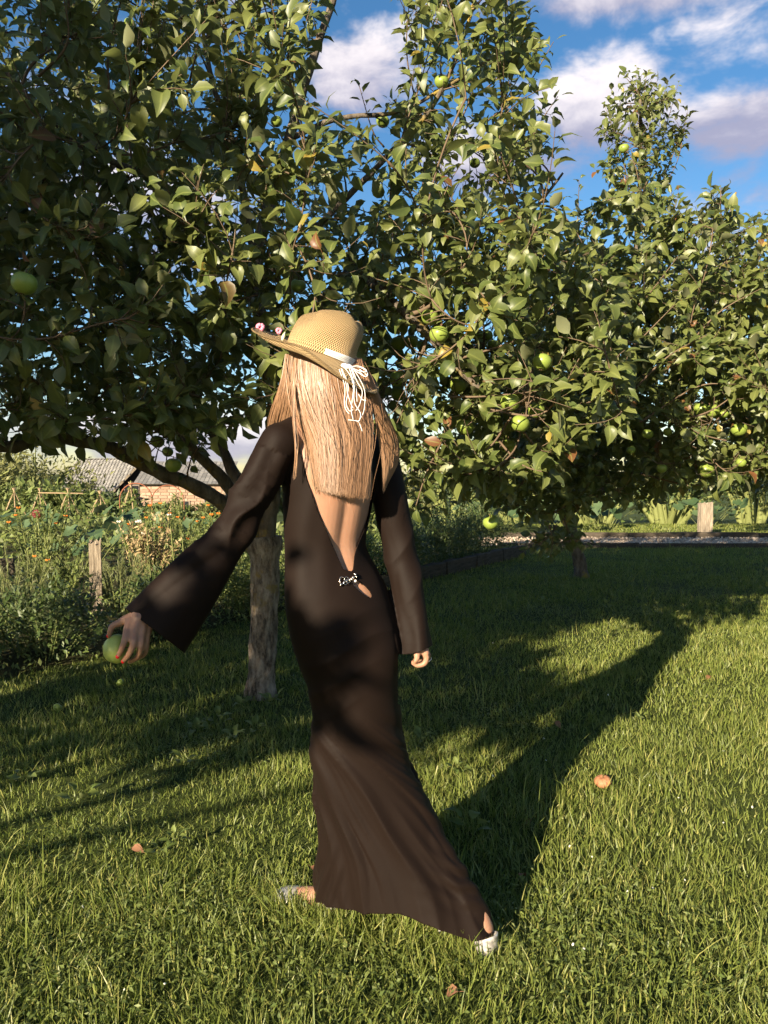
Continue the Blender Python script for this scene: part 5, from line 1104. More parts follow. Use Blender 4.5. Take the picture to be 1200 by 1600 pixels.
def plant(kind, x, y, h, r, label, group, n=1200, leaf=0.04, m='herb', flower=None, nflower=0, cat='plant', name=None):
    z0 = float(ground_z(x, y)) + 0.02; e = empty(name or {'bush': 'leafy_bush', 'spiky': 'spiky_herb', 'stalk': 'flowering_plant', 'squash': 'squash_plant', 'far': 'far_bush'}[kind], (x, y, z0), label, cat, group); base = np.array([x, y, z0])
    st = MB(); ns = {'bush': 22, 'spiky': 46, 'stalk': 26, 'squash': 16, 'far': 16}[kind]; P_, D_, U_, S_ = [], [], [], []; tips = []
    per = max(4, n // ns)
    for k in range(ns):
        a = rng.uniform(0, 6.28); q = rng.random() ** .6
        if kind in ('bush', 'far'): tip = np.array([math.cos(a) * r * q, math.sin(a) * r * q, h * math.sqrt(max(.05, 1 - (q * .92) ** 2)) * rng.uniform(.8, 1.05)])
        elif kind == 'squash': tip = np.array([math.cos(a) * r * q, math.sin(a) * r * q, h * rng.uniform(.55, 1.0)])
        else: tip = np.array([math.cos(a) * r * q, math.sin(a) * r * q, h * rng.uniform(.6, 1.05) * (1 - .25 * q)])
        b = np.array([math.cos(a) * r * q * .25, math.sin(a) * r * q * .25, -.02]); mid = (b + tip) / 2 + np.array([0, 0, h * .1]) + rng.normal(0, .03 * h, 3)
        pts = spline([b, mid, tip], 6) + base; st.tube(pts, np.linspace(.006 if kind != 'far' else .03, .002, 6) * (h / .6), 4, rng.random(), False); tips.append(pts[-1])
        if kind == 'squash': continue
        t = rng.uniform(.15 if kind != 'stalk' else .08, 1.0, per) ** .7; c = np.stack([np.interp(t, np.linspace(0, 1, 6), pts[:, j]) for j in range(3)], 1)
        tan = unit(pts[-1] - pts[2]); rd = unit(rng.normal(0, 1, (per, 3)))
        if kind in ('bush', 'far'):
            c = c + rng.normal(0, r * .11, (per, 3)); d = unit(rd + np.array([0, 0, .25]) + unit(c - base - np.array([0, 0, h * .3])) * .8); up = unit(np.array([0, 0, 1.0]) + rng.normal(0, .5, (per, 3)))
        elif kind == 'spiky':
            c = c + rng.normal(0, .006, (per, 3)); d = unit(tan * .9 + rd * .75); up = unit(rng.normal(0, 1, (per, 3)))
        else:
            c = c + rng.normal(0, .012, (per, 3)); d = unit(tan * .7 + rd * .8); up = unit(np.array([0, 0, 1.0]) + rng.normal(0, .5, (per, 3)))
        c[:, 2] = np.maximum(c[:, 2], z0 + .01); P_.append(c); D_.append(d); U_.append(up); S_.append(leaf * rng.uniform(.5, 1.3, per))
    tag(st.build('stems', M['stem'], e), kind='stuff')
    if kind == 'squash':
        for p_ in tips:
            lm = MB(); R_ = leaf * rng.uniform(.7, 1.2); nrm = unit(np.array([0, 0, 1.0]) + rng.normal(0, .45, 3) + np.array([-.25, -.5, 0])); ux = unit(np.cross(nrm, [0, 1, .2])); uy = np.cross(nrm, ux); V = [p_ - nrm * R_ * .12]
            for j in range(12):
                a = j * 2 * math.pi / 12; rr = R_ * (1 + .13 * math.cos(5 * a)) * (.45 if j == 9 else 1); V.append(p_ + ux * math.cos(a) * rr + uy * math.sin(a) * rr + nrm * .06 * R_ * math.sin(3 * a))
            lm.add(V, [[0, 1 + j, 1 + (j + 1) % 12] for j in range(12)], None, rng.random()); lm.build('leaf', M[m], e)
    else: batch('foliage', np.concatenate(P_), np.concatenate(D_), np.concatenate(U_), np.concatenate(S_), ND if kind == 'spiky' else OV, M[m], e)
    if flower:
        pick = np.array(tips)[rng.permutation(len(tips))[:max(2, int(nflower * .6))]]
        for p_ in pick:
            fl = MB(); q = np.array(p_) + np.array([0, 0, .015])
            for j in range(7):
                a = j * .9; fl.ball(q + np.array([math.cos(a), math.sin(a) * .8, .3 * math.sin(a * 2)]) * .014, (.011, .011, .007), 6, 4)
            fl.build('flower', M[flower], e)
    return e
def bed(t, off): q = E0 + (E1 - E0) * t + ENRM * off; return float(q[0]), float(q[1])
GB = 'shrubs along the edge of the lawn'
row = [(-.10, .45, .52, .48, 'low dark bush at the lawn edge in the bottom corner of the garden', 'dark_herb'), (.06, .42, .50, .46, 'low dark bush at the lawn edge below the hand with the apple', 'dark_herb'), (.19, .42, .52, .46, 'leafy bush at the lawn edge just beyond the held apple', 'dark_herb'), (.31, .42, .55, .46, 'leafy bush at the lawn edge left of the pale trunk', 'herb'),
       (.42, .45, .55, .46, 'leafy bush directly behind the pale trunk', 'herb'), (.53, .45, .60, .48, 'leafy bush hidden behind the dress, beside the trunk', 'herb'), (.64, .5, .66, .5, 'dark shrub right of the dress above the timber edging', 'dark_herb'), (.75, .55, .68, .52, 'dark shrub in the middle of the timber edging', 'dark_herb'), (.86, .6, .72, .55, 'dark shrub under the foliage near the path end', 'dark_herb'), (.98, .7, .8, .6, 'dark shrub where the timber edging meets the path', 'dark_herb')]
for (t, o, h, r, lab, m) in row:
    x, y = bed(t, o - .16); plant('bush', x, y, h, r, lab, GB, 2600, .055, m, name='leafy_bush')
GS = 'spiky grey-green herbs in the garden'
for (t, o, h, r, lab) in ((-.02, 1.15, .75, .38, 'tall grey-green spiky herb at the left margin of the garden'), (.10, 1.2, .72, .36, 'grey-green spiky herb nearer the short garden post'), (-.05, 1.9, .8, .4, 'spiky herb behind the tall one at the left margin'), (.22, 1.1, .62, .34, 'small spiky herb in front of the short garden post'), (.09, 2.0, .8, .36, 'spiky herb beside the raised bed board')):
    x, y = bed(t, o); plant('spiky', x, y, h, r, lab, GS, 4600, .034, 'grey_herb')
GF = 'flowering plants in the garden'
for (t, o, h, r, lab, fl, nf, m) in ((.30, 1.5, .95, .34, 'dried brown seed-head plant beside the short garden post', 'white_petal', 10, 'seed'), (.37, 1.2, .85, .36, 'feathery plant with small orange flowers behind the sleeve', 'orange', 9, 'herb'), (.47, 1.6, .95, .4, 'tall orange-flowered plant left of the trunk fork', 'orange', 14, 'herb'), (.42, 2.6, 1.0, .45, 'orange-flowered plant in front of the brick wall', 'orange', 14, 'herb'), (.28, 3.0, 1.0, .45, 'orange-flowered plant between post and barn', 'orange', 9, 'herb'), (.13, 3.4, .95, .45, 'white-flowered plant behind the spiky herbs', 'white_petal', 10, 'herb'), (.56, 3.4, 1.0, .5, 'orange-flowered plant behind the stretched arm', 'orange', 12, 'herb'), (.2, 1.8, .6, .36, 'green plant with one orange bloom above the dark bush', 'orange', 2, 'herb')):
    x, y = bed(t, o); plant('stalk', x, y, h, r, lab, GF, 1500, .05, m, fl, nf)
GQ = 'squash plants in the garden'
for (x, y, h, r, lf, lab) in ((-3.8, 9.6, .6, .7, .10, 'squash plant with wide leaves behind the flowers'), (-3.0, 11.5, .6, .8, .11, 'squash plant in front of the brick wall'), (-5.6, 12.0, .65, .8, .11, 'squash plant left of the barn gable'), (-4.6, 14.0, .6, .9, .12, 'squash plant below the barn roof'), (-6.6, 9.2, .75, .6, .10, 'big-leaved plant with a dark red bloom above the raised bed'),
                              (3.6, 16.2, .62, .9, .14, 'squash plant in the shade left of the short wooden post'), (4.9, 16.9, .6, .9, .13, 'squash plant behind the shade beside the short wooden post'), (2.4, 16.4, .6, .9, .13, 'squash plant in the deep shade behind the gravel path'), (7.4, 17.6, .6, .9, .13, 'squash plant right of the short wooden post')):
    e = plant('squash', x, y, h, r, lab, GQ, 16, lf, 'squash')
mr = MB(); q = P(58, 803, 9.0)
for j in range(9): a = j * .7; mr.ball(q + np.array([math.cos(a) * .035, -.01, math.sin(a) * .035]), (.025, .012, .02), 6, 4)
mr.ball(q, (.03, .02, .03), 8, 6); fo_ = empty('dark_sunflower', tuple(q - np.array([0, 0, q[2]])), 'dark red sunflower rising above the big-leaved plant', 'flower'); mr.build('flower_head', M['maroon'], fo_)
sm = MB(); sm.tube([q + (0, .02, -q[2]), q + (.01, .02, -.3), q + (0, .015, 0)], [.01, .008, .006], 6); sm.build('stem', M['stem'], fo_)
# tall thin stalks in front of the bed
for i, (u0, v0, u1, v1, Y, lab) in enumerate(((272, 885, 263, 785, 6.3, 'tall pale stalk beside the sleeve'), (236, 905, 228, 815, 6.0, 'tall pale stalk next to the short garden post'), (287, 870, 283, 828, 6.8, 'thin pale stalk behind the tall pale stalk'))):
    a, b = P(u0, v0, Y), P(u1, v1, Y); g = np.array([a[0] + .02, a[1], 0.0]); s_ = MB(); s_.tube(spline([g, a, b], 12), np.linspace(.009, .003, 12), 5); o = s_.build('garden_stalk', M['stem']); tag(o, lab + ' in the garden', 'plant', 'tall stalks in the garden')
# undergrowth between the plants
k = 36000; A = rng.uniform(-.9, 1.1, k); Bq = np.where(rng.random(k) < .3, rng.uniform(-.02, .9, k), rng.uniform(.15, 1, k) ** 1.5 * 22); q = E0 + (E1 - E0) * A[:, None] + ENRM * Bq[:, None]
keep = (np.abs(q[:, 0]) < .62 * q[:, 1] + .6) & ((A < .48) | (Bq > .1)); q = q[keep]; Bq = Bq[keep]; k = len(q); hh = rng.random(k) * np.clip(.12 + .03 * q[:, 1], 0, .55) * (0.6 + .4 * np.sin(q[:, 0] * 2.1) * np.sin(q[:, 1] * 1.7))
pos = np.column_stack([q, ground_z(q[:, 0], q[:, 1]) + .03 + np.maximum(hh, 0)]); pos[:, 2] = np.where(Bq < .9, ground_z(q[:, 0], q[:, 1]) + .02 + rng.random(k) * (.04 + .38 * np.clip(Bq, 0, .6)), pos[:, 2]); batch_o = batch('undergrowth', pos, unit(rng.normal(0, 1, (k, 3)) + [0, 0, .4]), unit(rng.normal(0, .5, (k, 3)) + [0, 0, 1.0]), rng.uniform(.04, .11, k) * np.where(Bq < .9, .6, np.clip(q[:, 1] / 7, .8, 2.2)), OV, M['herb'], None)
tag(batch_o, 'mixed low greenery filling the kitchen garden', 'plants', kind='stuff')
# ---------------------------------------------------------------- posts, raised bed, teepees
def post(base, h, w, d, label, lean=0.0, cat='post', rz=0.0, group=None):
    bm = bmesh.new(); bmesh.ops.create_cube(bm, size=1.0); bmesh.ops.subdivide_edges(bm, edges=list(bm.edges), cuts=4, use_grid_fill=True)
    for vv in bm.verts:
        x, y, z = vv.co; tz = z + .5; vv.co = Vector((x * w * (1 - .06 * tz) + rng.normal(0, .012 * w) + lean * tz * h, y * d + rng.normal(0, .012 * w), tz * h + (rng.normal(0, .02) if tz > .99 else 0) - .03))
    me = bpy.data.meshes.new('wooden_post'); bm.to_mesh(me); bm.free(); me.materials.append(M['old_wood']); o = link('wooden_post', me); o.location = base; o.rotation_euler = (0, 0, rz); return tag(o, label, cat, group)
g = G(1101, 838); post((g[0], g[1], 0), (838 - 783) * g[1] / FPX, 19 * g[1] / FPX, .18, 'short weathered wooden post standing behind the gravel path')
pb = P(150, 918, 6.6); post((pb[0], 6.6, 0), P(148, 848, 6.6)[2] + .03, .10, .09, 'short weathered post standing in the garden flowers', 0.0, rz=.3)
for (a, b, lab) in (((-6.9, 7.9), (-4.1, 8.5), 'grey board of the raised vegetable bed behind the spiky herbs'),):
    o = timber('raised_bed_board', a, b, .05, .36, lab, None)
M['cane'] = mat('cane', lambda n: pbsdf(n, n.mix(n.noise(obj_co(n), 12, 3), (0.22, 0.15, 0.08), (0.36, 0.26, 0.15)), 0.7, 0.3))
GT = 'cane wigwams in the vegetable garden'
for (u, vt, Y, lab) in ((22, 768, 22, 'cane wigwam leftmost in the vegetable garden'), (62, 768, 24, 'cane wigwam second from the left margin'), (106, 768, 23, 'cane wigwam in front of the barn roof corner'), (156, 772, 22, 'cane wigwam in front of the dark barn gable'), (204, 760, 20, 'cane wigwam covered in green shoots between barn and brick wall'), (275, 775, 24, 'cane wigwam in front of the brick wall')):
    top = P(u, vt, Y); gz = float(ground_z(top[0], Y)); e = empty('cane_wigwam', (top[0], Y, gz), lab, 'cane wigwam', GT)
    for k in range(6):
        a = k * 1.047; c = MB(); b = np.array([top[0] + .42 * math.cos(a), Y + .42 * math.sin(a), gz]); tp = top + (top - b) * .12; c.tube([b, tp], [.018, .014], 5); c.build('cane', M['cane'], e)
    n = 260 if 'green' in lab else 110; t = rng.random(n) ** 1.6; a = rng.uniform(0, 6.28, n); pos = np.stack([top[0] + .42 * (1 - t) * np.cos(a), Y + .42 * (1 - t) * np.sin(a), gz + t * (top[2] - gz)], 1)
    batch('bean_leaves', pos, unit(rng.normal(0, 1, (n, 3))), unit(rng.normal(0, .6, (n, 3)) + [0, -.5, .6]), rng.uniform(.1, .2, n), OV, M['herb'], e)
ro = MB(); ro.tube([P(60, 770, 23.5), P(130, 771, 22.8)], .018, 5); tag(ro.build('cane_rail', M['cane']), 'thin cane rail joining two wigwams near the barn', 'cane')
# rusty arches
M['rust'] = mat('rusty_iron', lambda n: pbsdf(n, n.mix(n.noise(obj_co(n), 20, 3), (0.16, 0.05, 0.025), (0.28, 0.10, 0.05)), 0.8, 0.3))
for (u, v, w_, Y, lab) in ((212, 755, .38, 18, 'rusty iron plant hoop between barn and brick wall'), (262, 758, .42, 20, 'rusty iron plant hoop in front of the brick wall'), (232, 800, .4, 17, 'low rusty iron hoop below the brick wall')):
    c = P(u, v, Y); z = float(ground_z(c[0], Y)); hb = MB(); a = np.linspace(0, math.pi, 16); hb.tube(np.vstack([[c[0] - w_, Y, z], np.stack([c[0] - w_ * np.cos(a), np.full(16, Y), c[2] - w_ + w_ * np.sin(a)], 1), [c[0] + w_, Y, z]]), .014, 5); tag(hb.build('plant_hoop', M['rust']), lab, 'plant support', 'iron hoops in the garden')

# ---------------------------------------------------------------- barn and brick house
M['slate'] = mat('slate', lambda n: pbsdf(n, n.mix(n.m('FRACT', n.m('ADD', n.n('ShaderNodeObjectInfo').outputs['Random'], 0.0)), (0.12, 0.115, 0.11), (0.2, 0.19, 0.18)), 0.7, 0.3, bump=n.noise(obj_co(n), 12, 4), bstr=.4))
M['black_board'] = mat('black_board', lambda n: pbsdf(n, n.mix(n.noise(obj_co(n), 8, 4), (0.014, 0.011, 0.010), (0.032, 0.026, 0.022)), 0.85, 0.2))
M['brick'] = mat('brick', lambda n: pbsdf(n, n.mix(n.n('ShaderNodeObjectInfo').outputs['Random'], (0.24, 0.155, 0.108), (0.34, 0.245, 0.175)), 0.9, 0.15, bump=n.noise(obj_co(n), 25, 4), bstr=.5))
M['mortar'] = mat('mortar', lambda n: (lambda b: pbsdf(n, b, 0.9, 0.15))(n.n('ShaderNodeTexBrick', {'Vector': n.n('ShaderNodeMapping', {'Vector': obj_co(n), 'Rotation': (R(90), 0, 0)}).outputs[0], 'Color1': (0.24, 0.155, 0.108, 1), 'Color2': (0.32, 0.23, 0.165, 1), 'Mortar': (0.36, 0.31, 0.25, 1), 'Scale': 2.2, 'Mortar Size': 0.015, 'Brick Width': .5, 'Row Height': .165}).outputs[0]))
M['window'] = mat('window_glass', lambda n: pbsdf(n, (0.02, 0.022, 0.025), 0.08, 0.6)); M['frame'] = mat('window_frame', lambda n: pbsdf(n, (0.22, 0.17, 0.13), 0.6, 0.3))
def quad_box(mb, p, thick, nrm, a=.5):
    p = np.array(p, float); q = p - np.array(nrm) * thick; mb.add(np.vstack([p, q]), None, [[0, 1, 2, 3], [7, 6, 5, 4], [0, 4, 5, 1], [1, 5, 6, 2], [2, 6, 7, 3], [3, 7, 4, 0]], a)
YB_ = 44.0; zb = float(ground_z(0, YB_))
barn = empty('barn', tuple(P(140, 770, YB_ + 2) * [1, 1, 0] + np.array([0, 0, zb])), 'barn with grey slate roof and dark boarded gable behind the garden', 'barn')
# near gable end faces right-forward; ridge runs back to the left
gA, gB = P(163, 773, YB_), P(232, 773, YB_ + .6)                    # eaves of the gable end
gT = (gA + gB) / 2; gT[2] = P(215, 716, YB_)[2]; gT[0] = P(214, 716, YB_)[0]; gT[1] = YB_ + .3
gA[2] = gB[2] = P(170, 772, YB_)[2]; back = unit(np.array([-1.0, .42, 0])) * 4.4
wl = MB(); wl.add([gA * [1, 1, 0] + [0, 0, zb], gB * [1, 1, 0] + [0, 0, zb], gB, gT - [0, 0, .12], gA, gA * [1, 1, 0] + back + [0, 0, zb], gB * [1, 1, 0] + back + [0, 0, zb], gB + back, gT + back - [0, 0, .12], gA + back], [[2, 3, 4], [7, 9, 8]], [[0, 1, 2, 4], [5, 0, 4, 9], [1, 6, 7, 2], [6, 5, 9, 7]]); wl.build('wall', M['black_board'], barn, False)
gn = unit(np.cross(gB - gA, [0, 0, 1.0]))
for k in range(14):                                                    # upright boards of the gable
    t = (k + .5) / 14; c = gA + (gB - gA) * t; topz = gA[2] + (gT[2] - gA[2] - .2) * (1 - abs((c[0] - gT[0]) / (gB[0] - gA[0])) * 2 if abs((c[0] - gT[0])) < (gB[0] - gA[0]) / 2 else 0); topz = max(topz, gA[2] - .1)
    hgt = topz - zb; b_ = MB(); b_.box(np.array([c[0], c[1], zb + hgt / 2]) + gn * .04, (np.linalg.norm(gB - gA) / 14 - .02, .035, hgt), math.atan2((gB - gA)[1], (gB - gA)[0])); b_.build('board', M['black_board'], barn, False)
wn = MB(); wc = gA + (gB - gA) * .62 + np.array([0, 0, .22]) + gn * .09; wn.box(wc, (.85, .05, .62), math.atan2((gB - gA)[1], (gB - gA)[0])); wo = wn.build('window', M['frame'], barn, False)
for sx in (-1, 1): pn = MB(); pn.box(wc + unit(gB - gA) * .2 * sx + gn * .03, (.34, .03, .50), math.atan2((gB - gA)[1], (gB - gA)[0])); pn.build('pane', M['window'], wo, False)
ov = unit(gA - gB) * .0
for nm, e0, sl in (('left', gA, -1), ('right', gB, 1)):
    d = e0 - gT; e_ = e0 + unit(d) * .45; fwd = -unit(back) * .45; rows, cols = 13, 20; tl_ = MB()
    base_ = MB(); r0 = gT + fwd; r1 = gT + back; l0 = e_ + fwd; l1 = e_ + back; nrm = unit(np.cross(r1 - r0, l0 - r0)); nrm = nrm if nrm[2] > 0 else -nrm
    quad_box(base_, [r0, r1, l1, l0] if np.dot(np.cross(r1 - r0, l0 - r0), nrm) > 0 else [r0, l0, l1, r1], .07, nrm); roof = base_.build('roof', M['black_board'], barn, False)
    if nm == 'left':
        W_, H_ = np.linalg.norm(r1 - r0), np.linalg.norm(l0 - r0); ua, ub = unit(r1 - r0), unit(l0 - r0); tw, th_ = W_ / cols, H_ / rows
        sm_ = mesh_np('slate', np.array([[-.49 * tw, -.52 * th_, .012], [.49 * tw, -.52 * th_, .012], [.49 * tw, .55 * th_, .045], [-.49 * tw, .55 * th_, .045], [-.49 * tw, -.52 * th_, -.01], [.49 * tw, -.52 * th_, -.01], [.49 * tw, .55 * th_, .015], [-.49 * tw, .55 * th_, .015]]), np.array([[0, 1, 2, 3], [7, 6, 5, 4], [0, 4, 5, 1], [1, 5, 6, 2], [2, 6, 7, 3], [3, 7, 4, 0]]), M['slate'], False)
        cr = np.cross(ua, ub); ua2 = ua if np.dot(cr, nrm) > 0 else -ua
        rl = world_loc(roof)
        for i in range(rows):
            for j in range(cols):
                c = r0 + ua * tw * (j + .5 + (.25 if i % 2 else -.2)) + ub * th_ * (i + .5) + nrm * .004; o = link('slate', sm_, roof); rot = Matrix(np.stack([ua2, ub, nrm], 1).tolist()); o.matrix_local = Matrix.Translation(Vector(c) - rl) @ rot.to_4x4()
    else:
        qd = MB(); quad_box(qd, [r0 + nrm * .05, r1 + nrm * .05, l1 + nrm * .05, l0 + nrm * .05], .04, nrm); qd.build('slate_slope', M['slate'], roof, False)
for e0 in (gA, gB):
    bb = MB(); d = unit(e0 - gT); fwd = -unit(back) * .47; bb.tube([gT + fwd, e0 + d * .45 + fwd], .07, 4); bb.build('barge_board', M['old_wood'], barn, False)
# brick house
YH = 38.0; zh = float(ground_z(0, YH)); a, b = P(219, 770, YH), P(352, 770, YH); zt = P(280, 755, YH)[2]
house = empty('brick_house', ((a[0] + b[0]) / 2, YH, zh), 'low pale brick building with slate roof behind the trunk', 'building')
wl = MB(); wl.box(((a[0] + b[0]) / 2, YH + 2.0, (zh + zt) / 2), (b[0] - a[0], 3.98, zt - zh)); wall = wl.build('wall', M['mortar'], house, False)
bw, bh = .45, .15; nr = int((zt - .05 - max(zh, P(280, 812, YH)[2])) / bh); nc = int((b[0] - a[0]) / bw)
bmsh = MB(); bmsh.box((0, 0, 0), (bw - .03, .05, bh - .025)); vb, fb = bmsh.get(); BRK = mesh_np('brick', vb, fb, M['brick'], False); wlc = world_loc(wall); cnt = 0
for i in range(nr):
    for j in range(nc):
        if cnt >= 300: break
        o = link('brick', BRK, wall); o.location = Vector((a[0] + bw * (j + .5 + (.22 if i % 2 else -.02)) + .0, YH - .005 + rng.normal(0, .004), zt - .08 - bh * i)) - wlc; cnt += 1
rf = MB(); zr = P(280, 722, YH + 2)[2]; x0, x1 = a[0] - .25, b[0] + .25
rf.add([[x0, YH - .3, zt - .05], [x1, YH - .3, zt - .05], [x1 - .2, YH + 2.1, zr], [x0 + .2, YH + 2.1, zr], [x0, YH + 4.3, zt - .05], [x1, YH + 4.3, zt - .05]], [[0, 3, 4], [1, 5, 2]], [[0, 1, 2, 3], [3, 2, 5, 4], [0, 4, 5, 1]]); roof = rf.build('roof', M['slate'], house, False)
for i in range(8):
    for j in range(22):
        t = (i + .5) / 8; c = np.array([x0 + (x1 - x0) * (j + .5) / 22, YH - .3 + 2.4 * t, zt - .05 + (zr - zt + .05) * t + .03]); s_ = MB()
        if i == 0 and j == 0:
            s_.box((0, 0, 0), ((x1 - x0) / 22 - .02, 2.4 / 8 * 1.2, .025)); v_, f_ = s_.get(); SL2 = mesh_np('slate', v_, f_, M['slate'], False)
        o = link('slate', SL2, roof); o.location = Vector(c) - world_loc(roof); o.rotation_euler = (math.atan2(zr - zt + .05, 2.4) - .06, 0, 0)
for (uu, w_, h_) in ((330, .7, .6), (283, .9, .4)):
    c = P(uu, 790, YH); wn = MB(); wn.box((c[0], YH - .05, c[2] + .05), (w_, .08, h_)); wo = wn.build('window', M['frame'], house, False)
    for sx in (-1, 1): pn = MB(); pn.box((c[0] + sx * w_ * .24, YH - .10, c[2] + .05), (w_ * .38, .03, h_ * .82)); pn.build('pane', M['window'], wo, False)
# ---------------------------------------------------------------- hedges and far trees
GH = 'far trees and bushes behind the garden'
for (u, vt, Y, r, lab, m) in ((-60, 690, 34, 4.0, 'olive-green tree at the left margin beyond the garden', 'olive'), (45, 700, 38, 3.4, 'olive-green bushy tree left of the barn roof', 'olive'), (10, 772, 28, 2.2, 'rounded hedge bush behind the cane wigwams at left margin', 'herb'), (85, 775, 29, 2.2, 'rounded hedge bush under the barn eaves', 'herb'), (150, 782, 30, 1.8, 'rounded hedge bush at the foot of the barn gable', 'dark_herb'), (252, 800, 31, 1.2, 'green bush partly hiding the brick building', 'herb'), (330, 794, 32, 1.0, 'green bush at the corner of the brick building near the trunk', 'olive'), (380, 760, 42, 3.0, 'bushy tree beside the brick building behind the trunk', 'olive'), (460, 730, 46, 4.0, 'bushy tree behind the person beyond the garden', 'olive'), (560, 745, 44, 3.6, 'bushy tree right of the person beyond the garden', 'olive'), (640, 750, 40, 3.4, 'far bushy tree behind the dark shrubs', 'olive')):
    tp = P(u, vt, Y); gz = float(ground_z(tp[0], Y)); plant('far', tp[0], Y, tp[2] - gz, r, lab, GH, 2600, .30, m, cat='bush')
GR = 'hedge shrubs behind the gravel path'
for k, (x, y, h, r, lab) in enumerate(((1.6, 18.6, 1.9, 1.3, 'dark hedge shrub left of the thin trunk'), (3.4, 19.2, 2.0, 1.4, 'dark hedge shrub behind the thin trunk'), (5.4, 19.6, 1.9, 1.4, 'dark hedge shrub behind the squash leaves'), (7.4, 20.0, 2.1, 1.5, 'dark hedge shrub behind the short wooden post'), (9.6, 20.0, 2.2, 1.6, 'dark hedge shrub at the right-hand margin behind the path'), (12.0, 20.5, 2.3, 1.7, 'dark hedge shrub beyond the right-hand margin'), (-.4, 17.5, 1.7, 1.3, 'dark hedge shrub behind the dress and hair'))):
    plant('far', x, y, h, r, lab, GR, 2400, .15, 'dark_herb', cat='bush', name='hedge_shrub')
# ---------------------------------------------------------------- small things on the lawn
def weed(u, v, n, leaf, h, label, m='herb', group='broad-leaved weeds in the lawn'):
    g = G(u, v); e = empty('lawn_weed', (g[0], g[1], 0), label, 'weed', group)
    for k in range(n):
        a = k * 2.4 + rng.normal(0, .3); L = leaf * rng.uniform(.7, 1.2); el = rng.uniform(.25, .9); d = np.array([math.cos(a) * math.cos(el), math.sin(a) * math.cos(el), math.sin(el)]); p0 = np.array([g[0], g[1], h * rng.uniform(.3, 1.0)]) + np.array([math.cos(a), math.sin(a), 0]) * leaf * .5 * rng.random()
        s_ = unit(np.cross(d, [0, 0, 1.0])); nn = np.cross(s_, d); t_ = LEAF[k % 4]; v_ = t_[0] * L; q = p0 + v_[:, :1] * s_ + v_[:, 1:2] * d + v_[:, 2:] * nn; lm = MB(); lm.add(q, t_[1], t_[2], rng.random()); lm.build('leaf', M[m], e)
for (u, v, n, L, h, lab) in ((425, 1108, 9, .06, .07, 'weed with broad leaves right at the foot of the pale trunk'), (380, 1110, 8, .05, .06, 'weed rosette left of the trunk foot'), (345, 1135, 9, .055, .06, 'leafy weed below the trunk, upper one of the trail'), (310, 1150, 8, .055, .06, 'leafy weed in the middle of the weed trail'), (365, 1165, 9, .05, .06, 'leafy weed lowest in the weed trail'), (400, 1150, 7, .05, .05, 'leafy weed beside the dress in the weed trail'), (285, 1205, 6, .05, .06, 'small nettle-like weed in the shaded grass'),
                              (128, 1260, 6, .07, .05, 'dandelion-like weed with long leaves in the shaded grass'), (275, 1330, 7, .04, .06, 'bright weed on the sunlit edge of the shade'), (250, 1345, 6, .04, .05, 'pale green weed next to the bright one on the sunlit edge'), (660, 1165, 9, .045, .06, 'sunlit weed beside the dress at knee height'), (715, 1215, 8, .045, .05, 'sunlit weed between the dress and its shadow'), (735, 1308, 5, .07, .06, 'dark narrow-leaved weed inside the dress shadow'), (1000, 1130, 7, .035, .04, 'small bright weed at the sunlit edge of the long shadow'), (40, 1230, 6, .06, .05, 'weed with round leaves at the left edge of the shade'), (950, 955, 8, .05, .06, 'flat weed patch in the dappled light beyond the shadow'), (850, 945, 8, .05, .06, 'flat weed patch in the shade near the thin trunk')):
    weed(u, v, n, L, h, lab)
# clover-like carpet patches
k = 9000; c = np.array([G(u, v)[:2] for u, v in ((100, 1330), (320, 1420), (200, 1480), (420, 1520), (640, 1180), (900, 1440), (1050, 1500), (560, 1560), (780, 1130), (300, 1180), (1000, 960), (850, 960), (80, 1560), (900, 1560))]); r = rng.integers(0, len(c), k)
q = c[r] + rng.normal(0, .16, (k, 2)); q = q[bed_side(q[:, 0], q[:, 1]) < 0]; k = len(q); pos = np.column_stack([q, rng.uniform(.012, .05, k)])
cl_ = batch('clover', pos, unit(rng.normal(0, 1, (k, 3)) * [1, 1, .35]), unit(rng.normal(0, .4, (k, 3)) + [0, 0, 1.0]), rng.uniform(.011, .022, k), OV, M['herb'], None); tag(cl_, 'low clover and chickweed patches in the lawn', 'clover', kind='stuff')
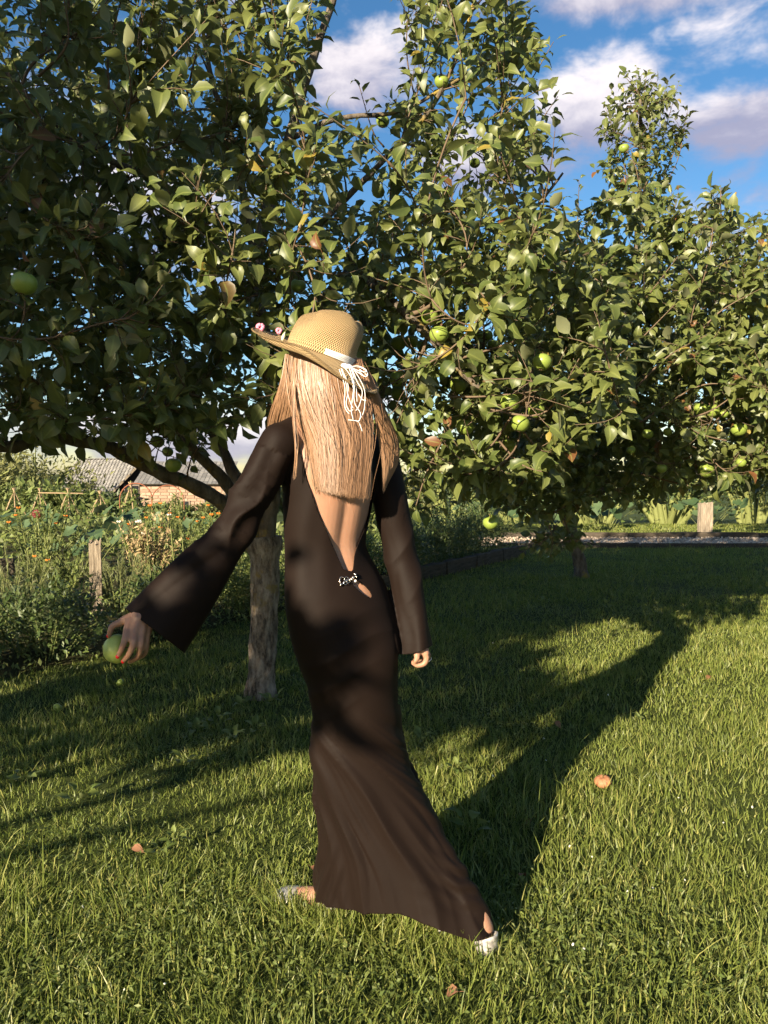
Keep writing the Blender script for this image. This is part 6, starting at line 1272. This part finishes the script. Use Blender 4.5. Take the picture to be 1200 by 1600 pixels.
# windfall: a shrivelled orange-brown one on the sunlit edge
M['windfall'] = mat('windfall', lambda n: pbsdf(n, n.mix(n.noise(obj_co(n), 26, 4), (0.24, 0.08, 0.035), (0.40, 0.20, 0.10)), 0.6, 0.3, bump=n.noise(n.n('ShaderNodeMapping', {'Vector': obj_co(n), 'Scale': (1, 1, .15)}).outputs[0], 60, 4), bstr=.8, bdist=.01))
g = G(942, 1232); e = empty('windfall_apple', (g[0], g[1], .028), 'shrivelled orange-brown windfall apple lying in the sunlit grass', 'apple'); v_, f3, f4 = apple_shape(.035, 18, 12, 1); v_ = v_ * [1, 1, .8]; part('fruit', v_ + np.array([g[0], g[1], .028]), [f3, f4], M['windfall'], e)
s_ = link('stalk', STM, e); s_.scale = (.032, .032, .026); e.rotation_euler = (R(10), R(-8), 0)
M['pale_apple'] = M['apple']
for (u, v, lab) in ((90, 1112, 'pale windfall apple upper of those lying in the shaded grass'), (188, 1072, 'pale windfall apple close below the dark bushes')):
    g = G(u, v); apple((g[0], g[1], .022), .024, lab, 'windfall apples in the grass', (rng.uniform(-1, 1), rng.uniform(-1, 1), 0), name='windfall_apple')
# dry leaves and petals
M['dry_leaf'] = mat('dry_leaf', lambda n: pbsdf(n, n.mix(n.n('ShaderNodeObjectInfo').outputs['Random'], (0.13, 0.055, 0.026), (0.24, 0.12, 0.065)), 0.75, 0.2))
DLM = mesh_np('dry_leaf', LEAF[3][0], [LEAF[3][1], LEAF[3][2]], M['dry_leaf'])
for (u, v, s_, lab) in ((203, 1338, .05, 'small brown dry leaf at the edge of the shade'), (168, 1382, .035, 'tiny brown dry leaf in the sunlit grass'), (727, 1568, .06, 'reddish dry leaf standing in the grass at the bottom edge'), (832, 1292, .05, 'brown dry leaf inside the long shadow'), (812, 1388, .04, 'small reddish dry leaf near the trailing foot'), (1112, 1063, .06, 'tan dry leaf on the far sunlit grass'), (480, 1365, .05, 'brown dry leaf just left of the dress hem'), (865, 1135, .05, 'tan dry leaf beside the long shadow')):
    g = G(u, v); o = link('dry_leaf', DLM); o.location = (g[0], g[1], .03); o.scale = (s_,) * 3; o.rotation_euler = (rng.uniform(-.6, .6), rng.uniform(-.6, .6), rng.uniform(0, 6)); tag(o, lab, 'dry leaf', 'dry leaves on the lawn')
pm = MB(); pm.ball((0, 0, 0), (.5, .32, .16), 7, 4); pv_, pf_ = pm.get(); PTM = mesh_np('fallen_petal', pv_, pf_, M['white_petal'])
pts = [(258, 1558), (195, 1567), (232, 1232), (890, 1338), (925, 1355), (980, 1410), (1020, 1405), (1015, 1240), (1060, 1260), (895, 1495), (912, 1502), (850, 1165), (950, 1095), (1130, 1185), (1175, 1275), (770, 1225), (853, 1200), (1095, 1058), (130, 1435), (770, 1012), (1070, 1392), (1130, 1300)]
for (u, v) in pts:
    g = G(u, v); o = link('fallen_petal', PTM); o.location = (g[0], g[1], .035); o.scale = (.011,) * 3; o.rotation_euler = (rng.uniform(-1, 1), rng.uniform(-1, 1), rng.uniform(0, 6)); tag(o, 'small white petal lying loose in the lawn grass', 'petal', 'white petals scattered on the lawn')
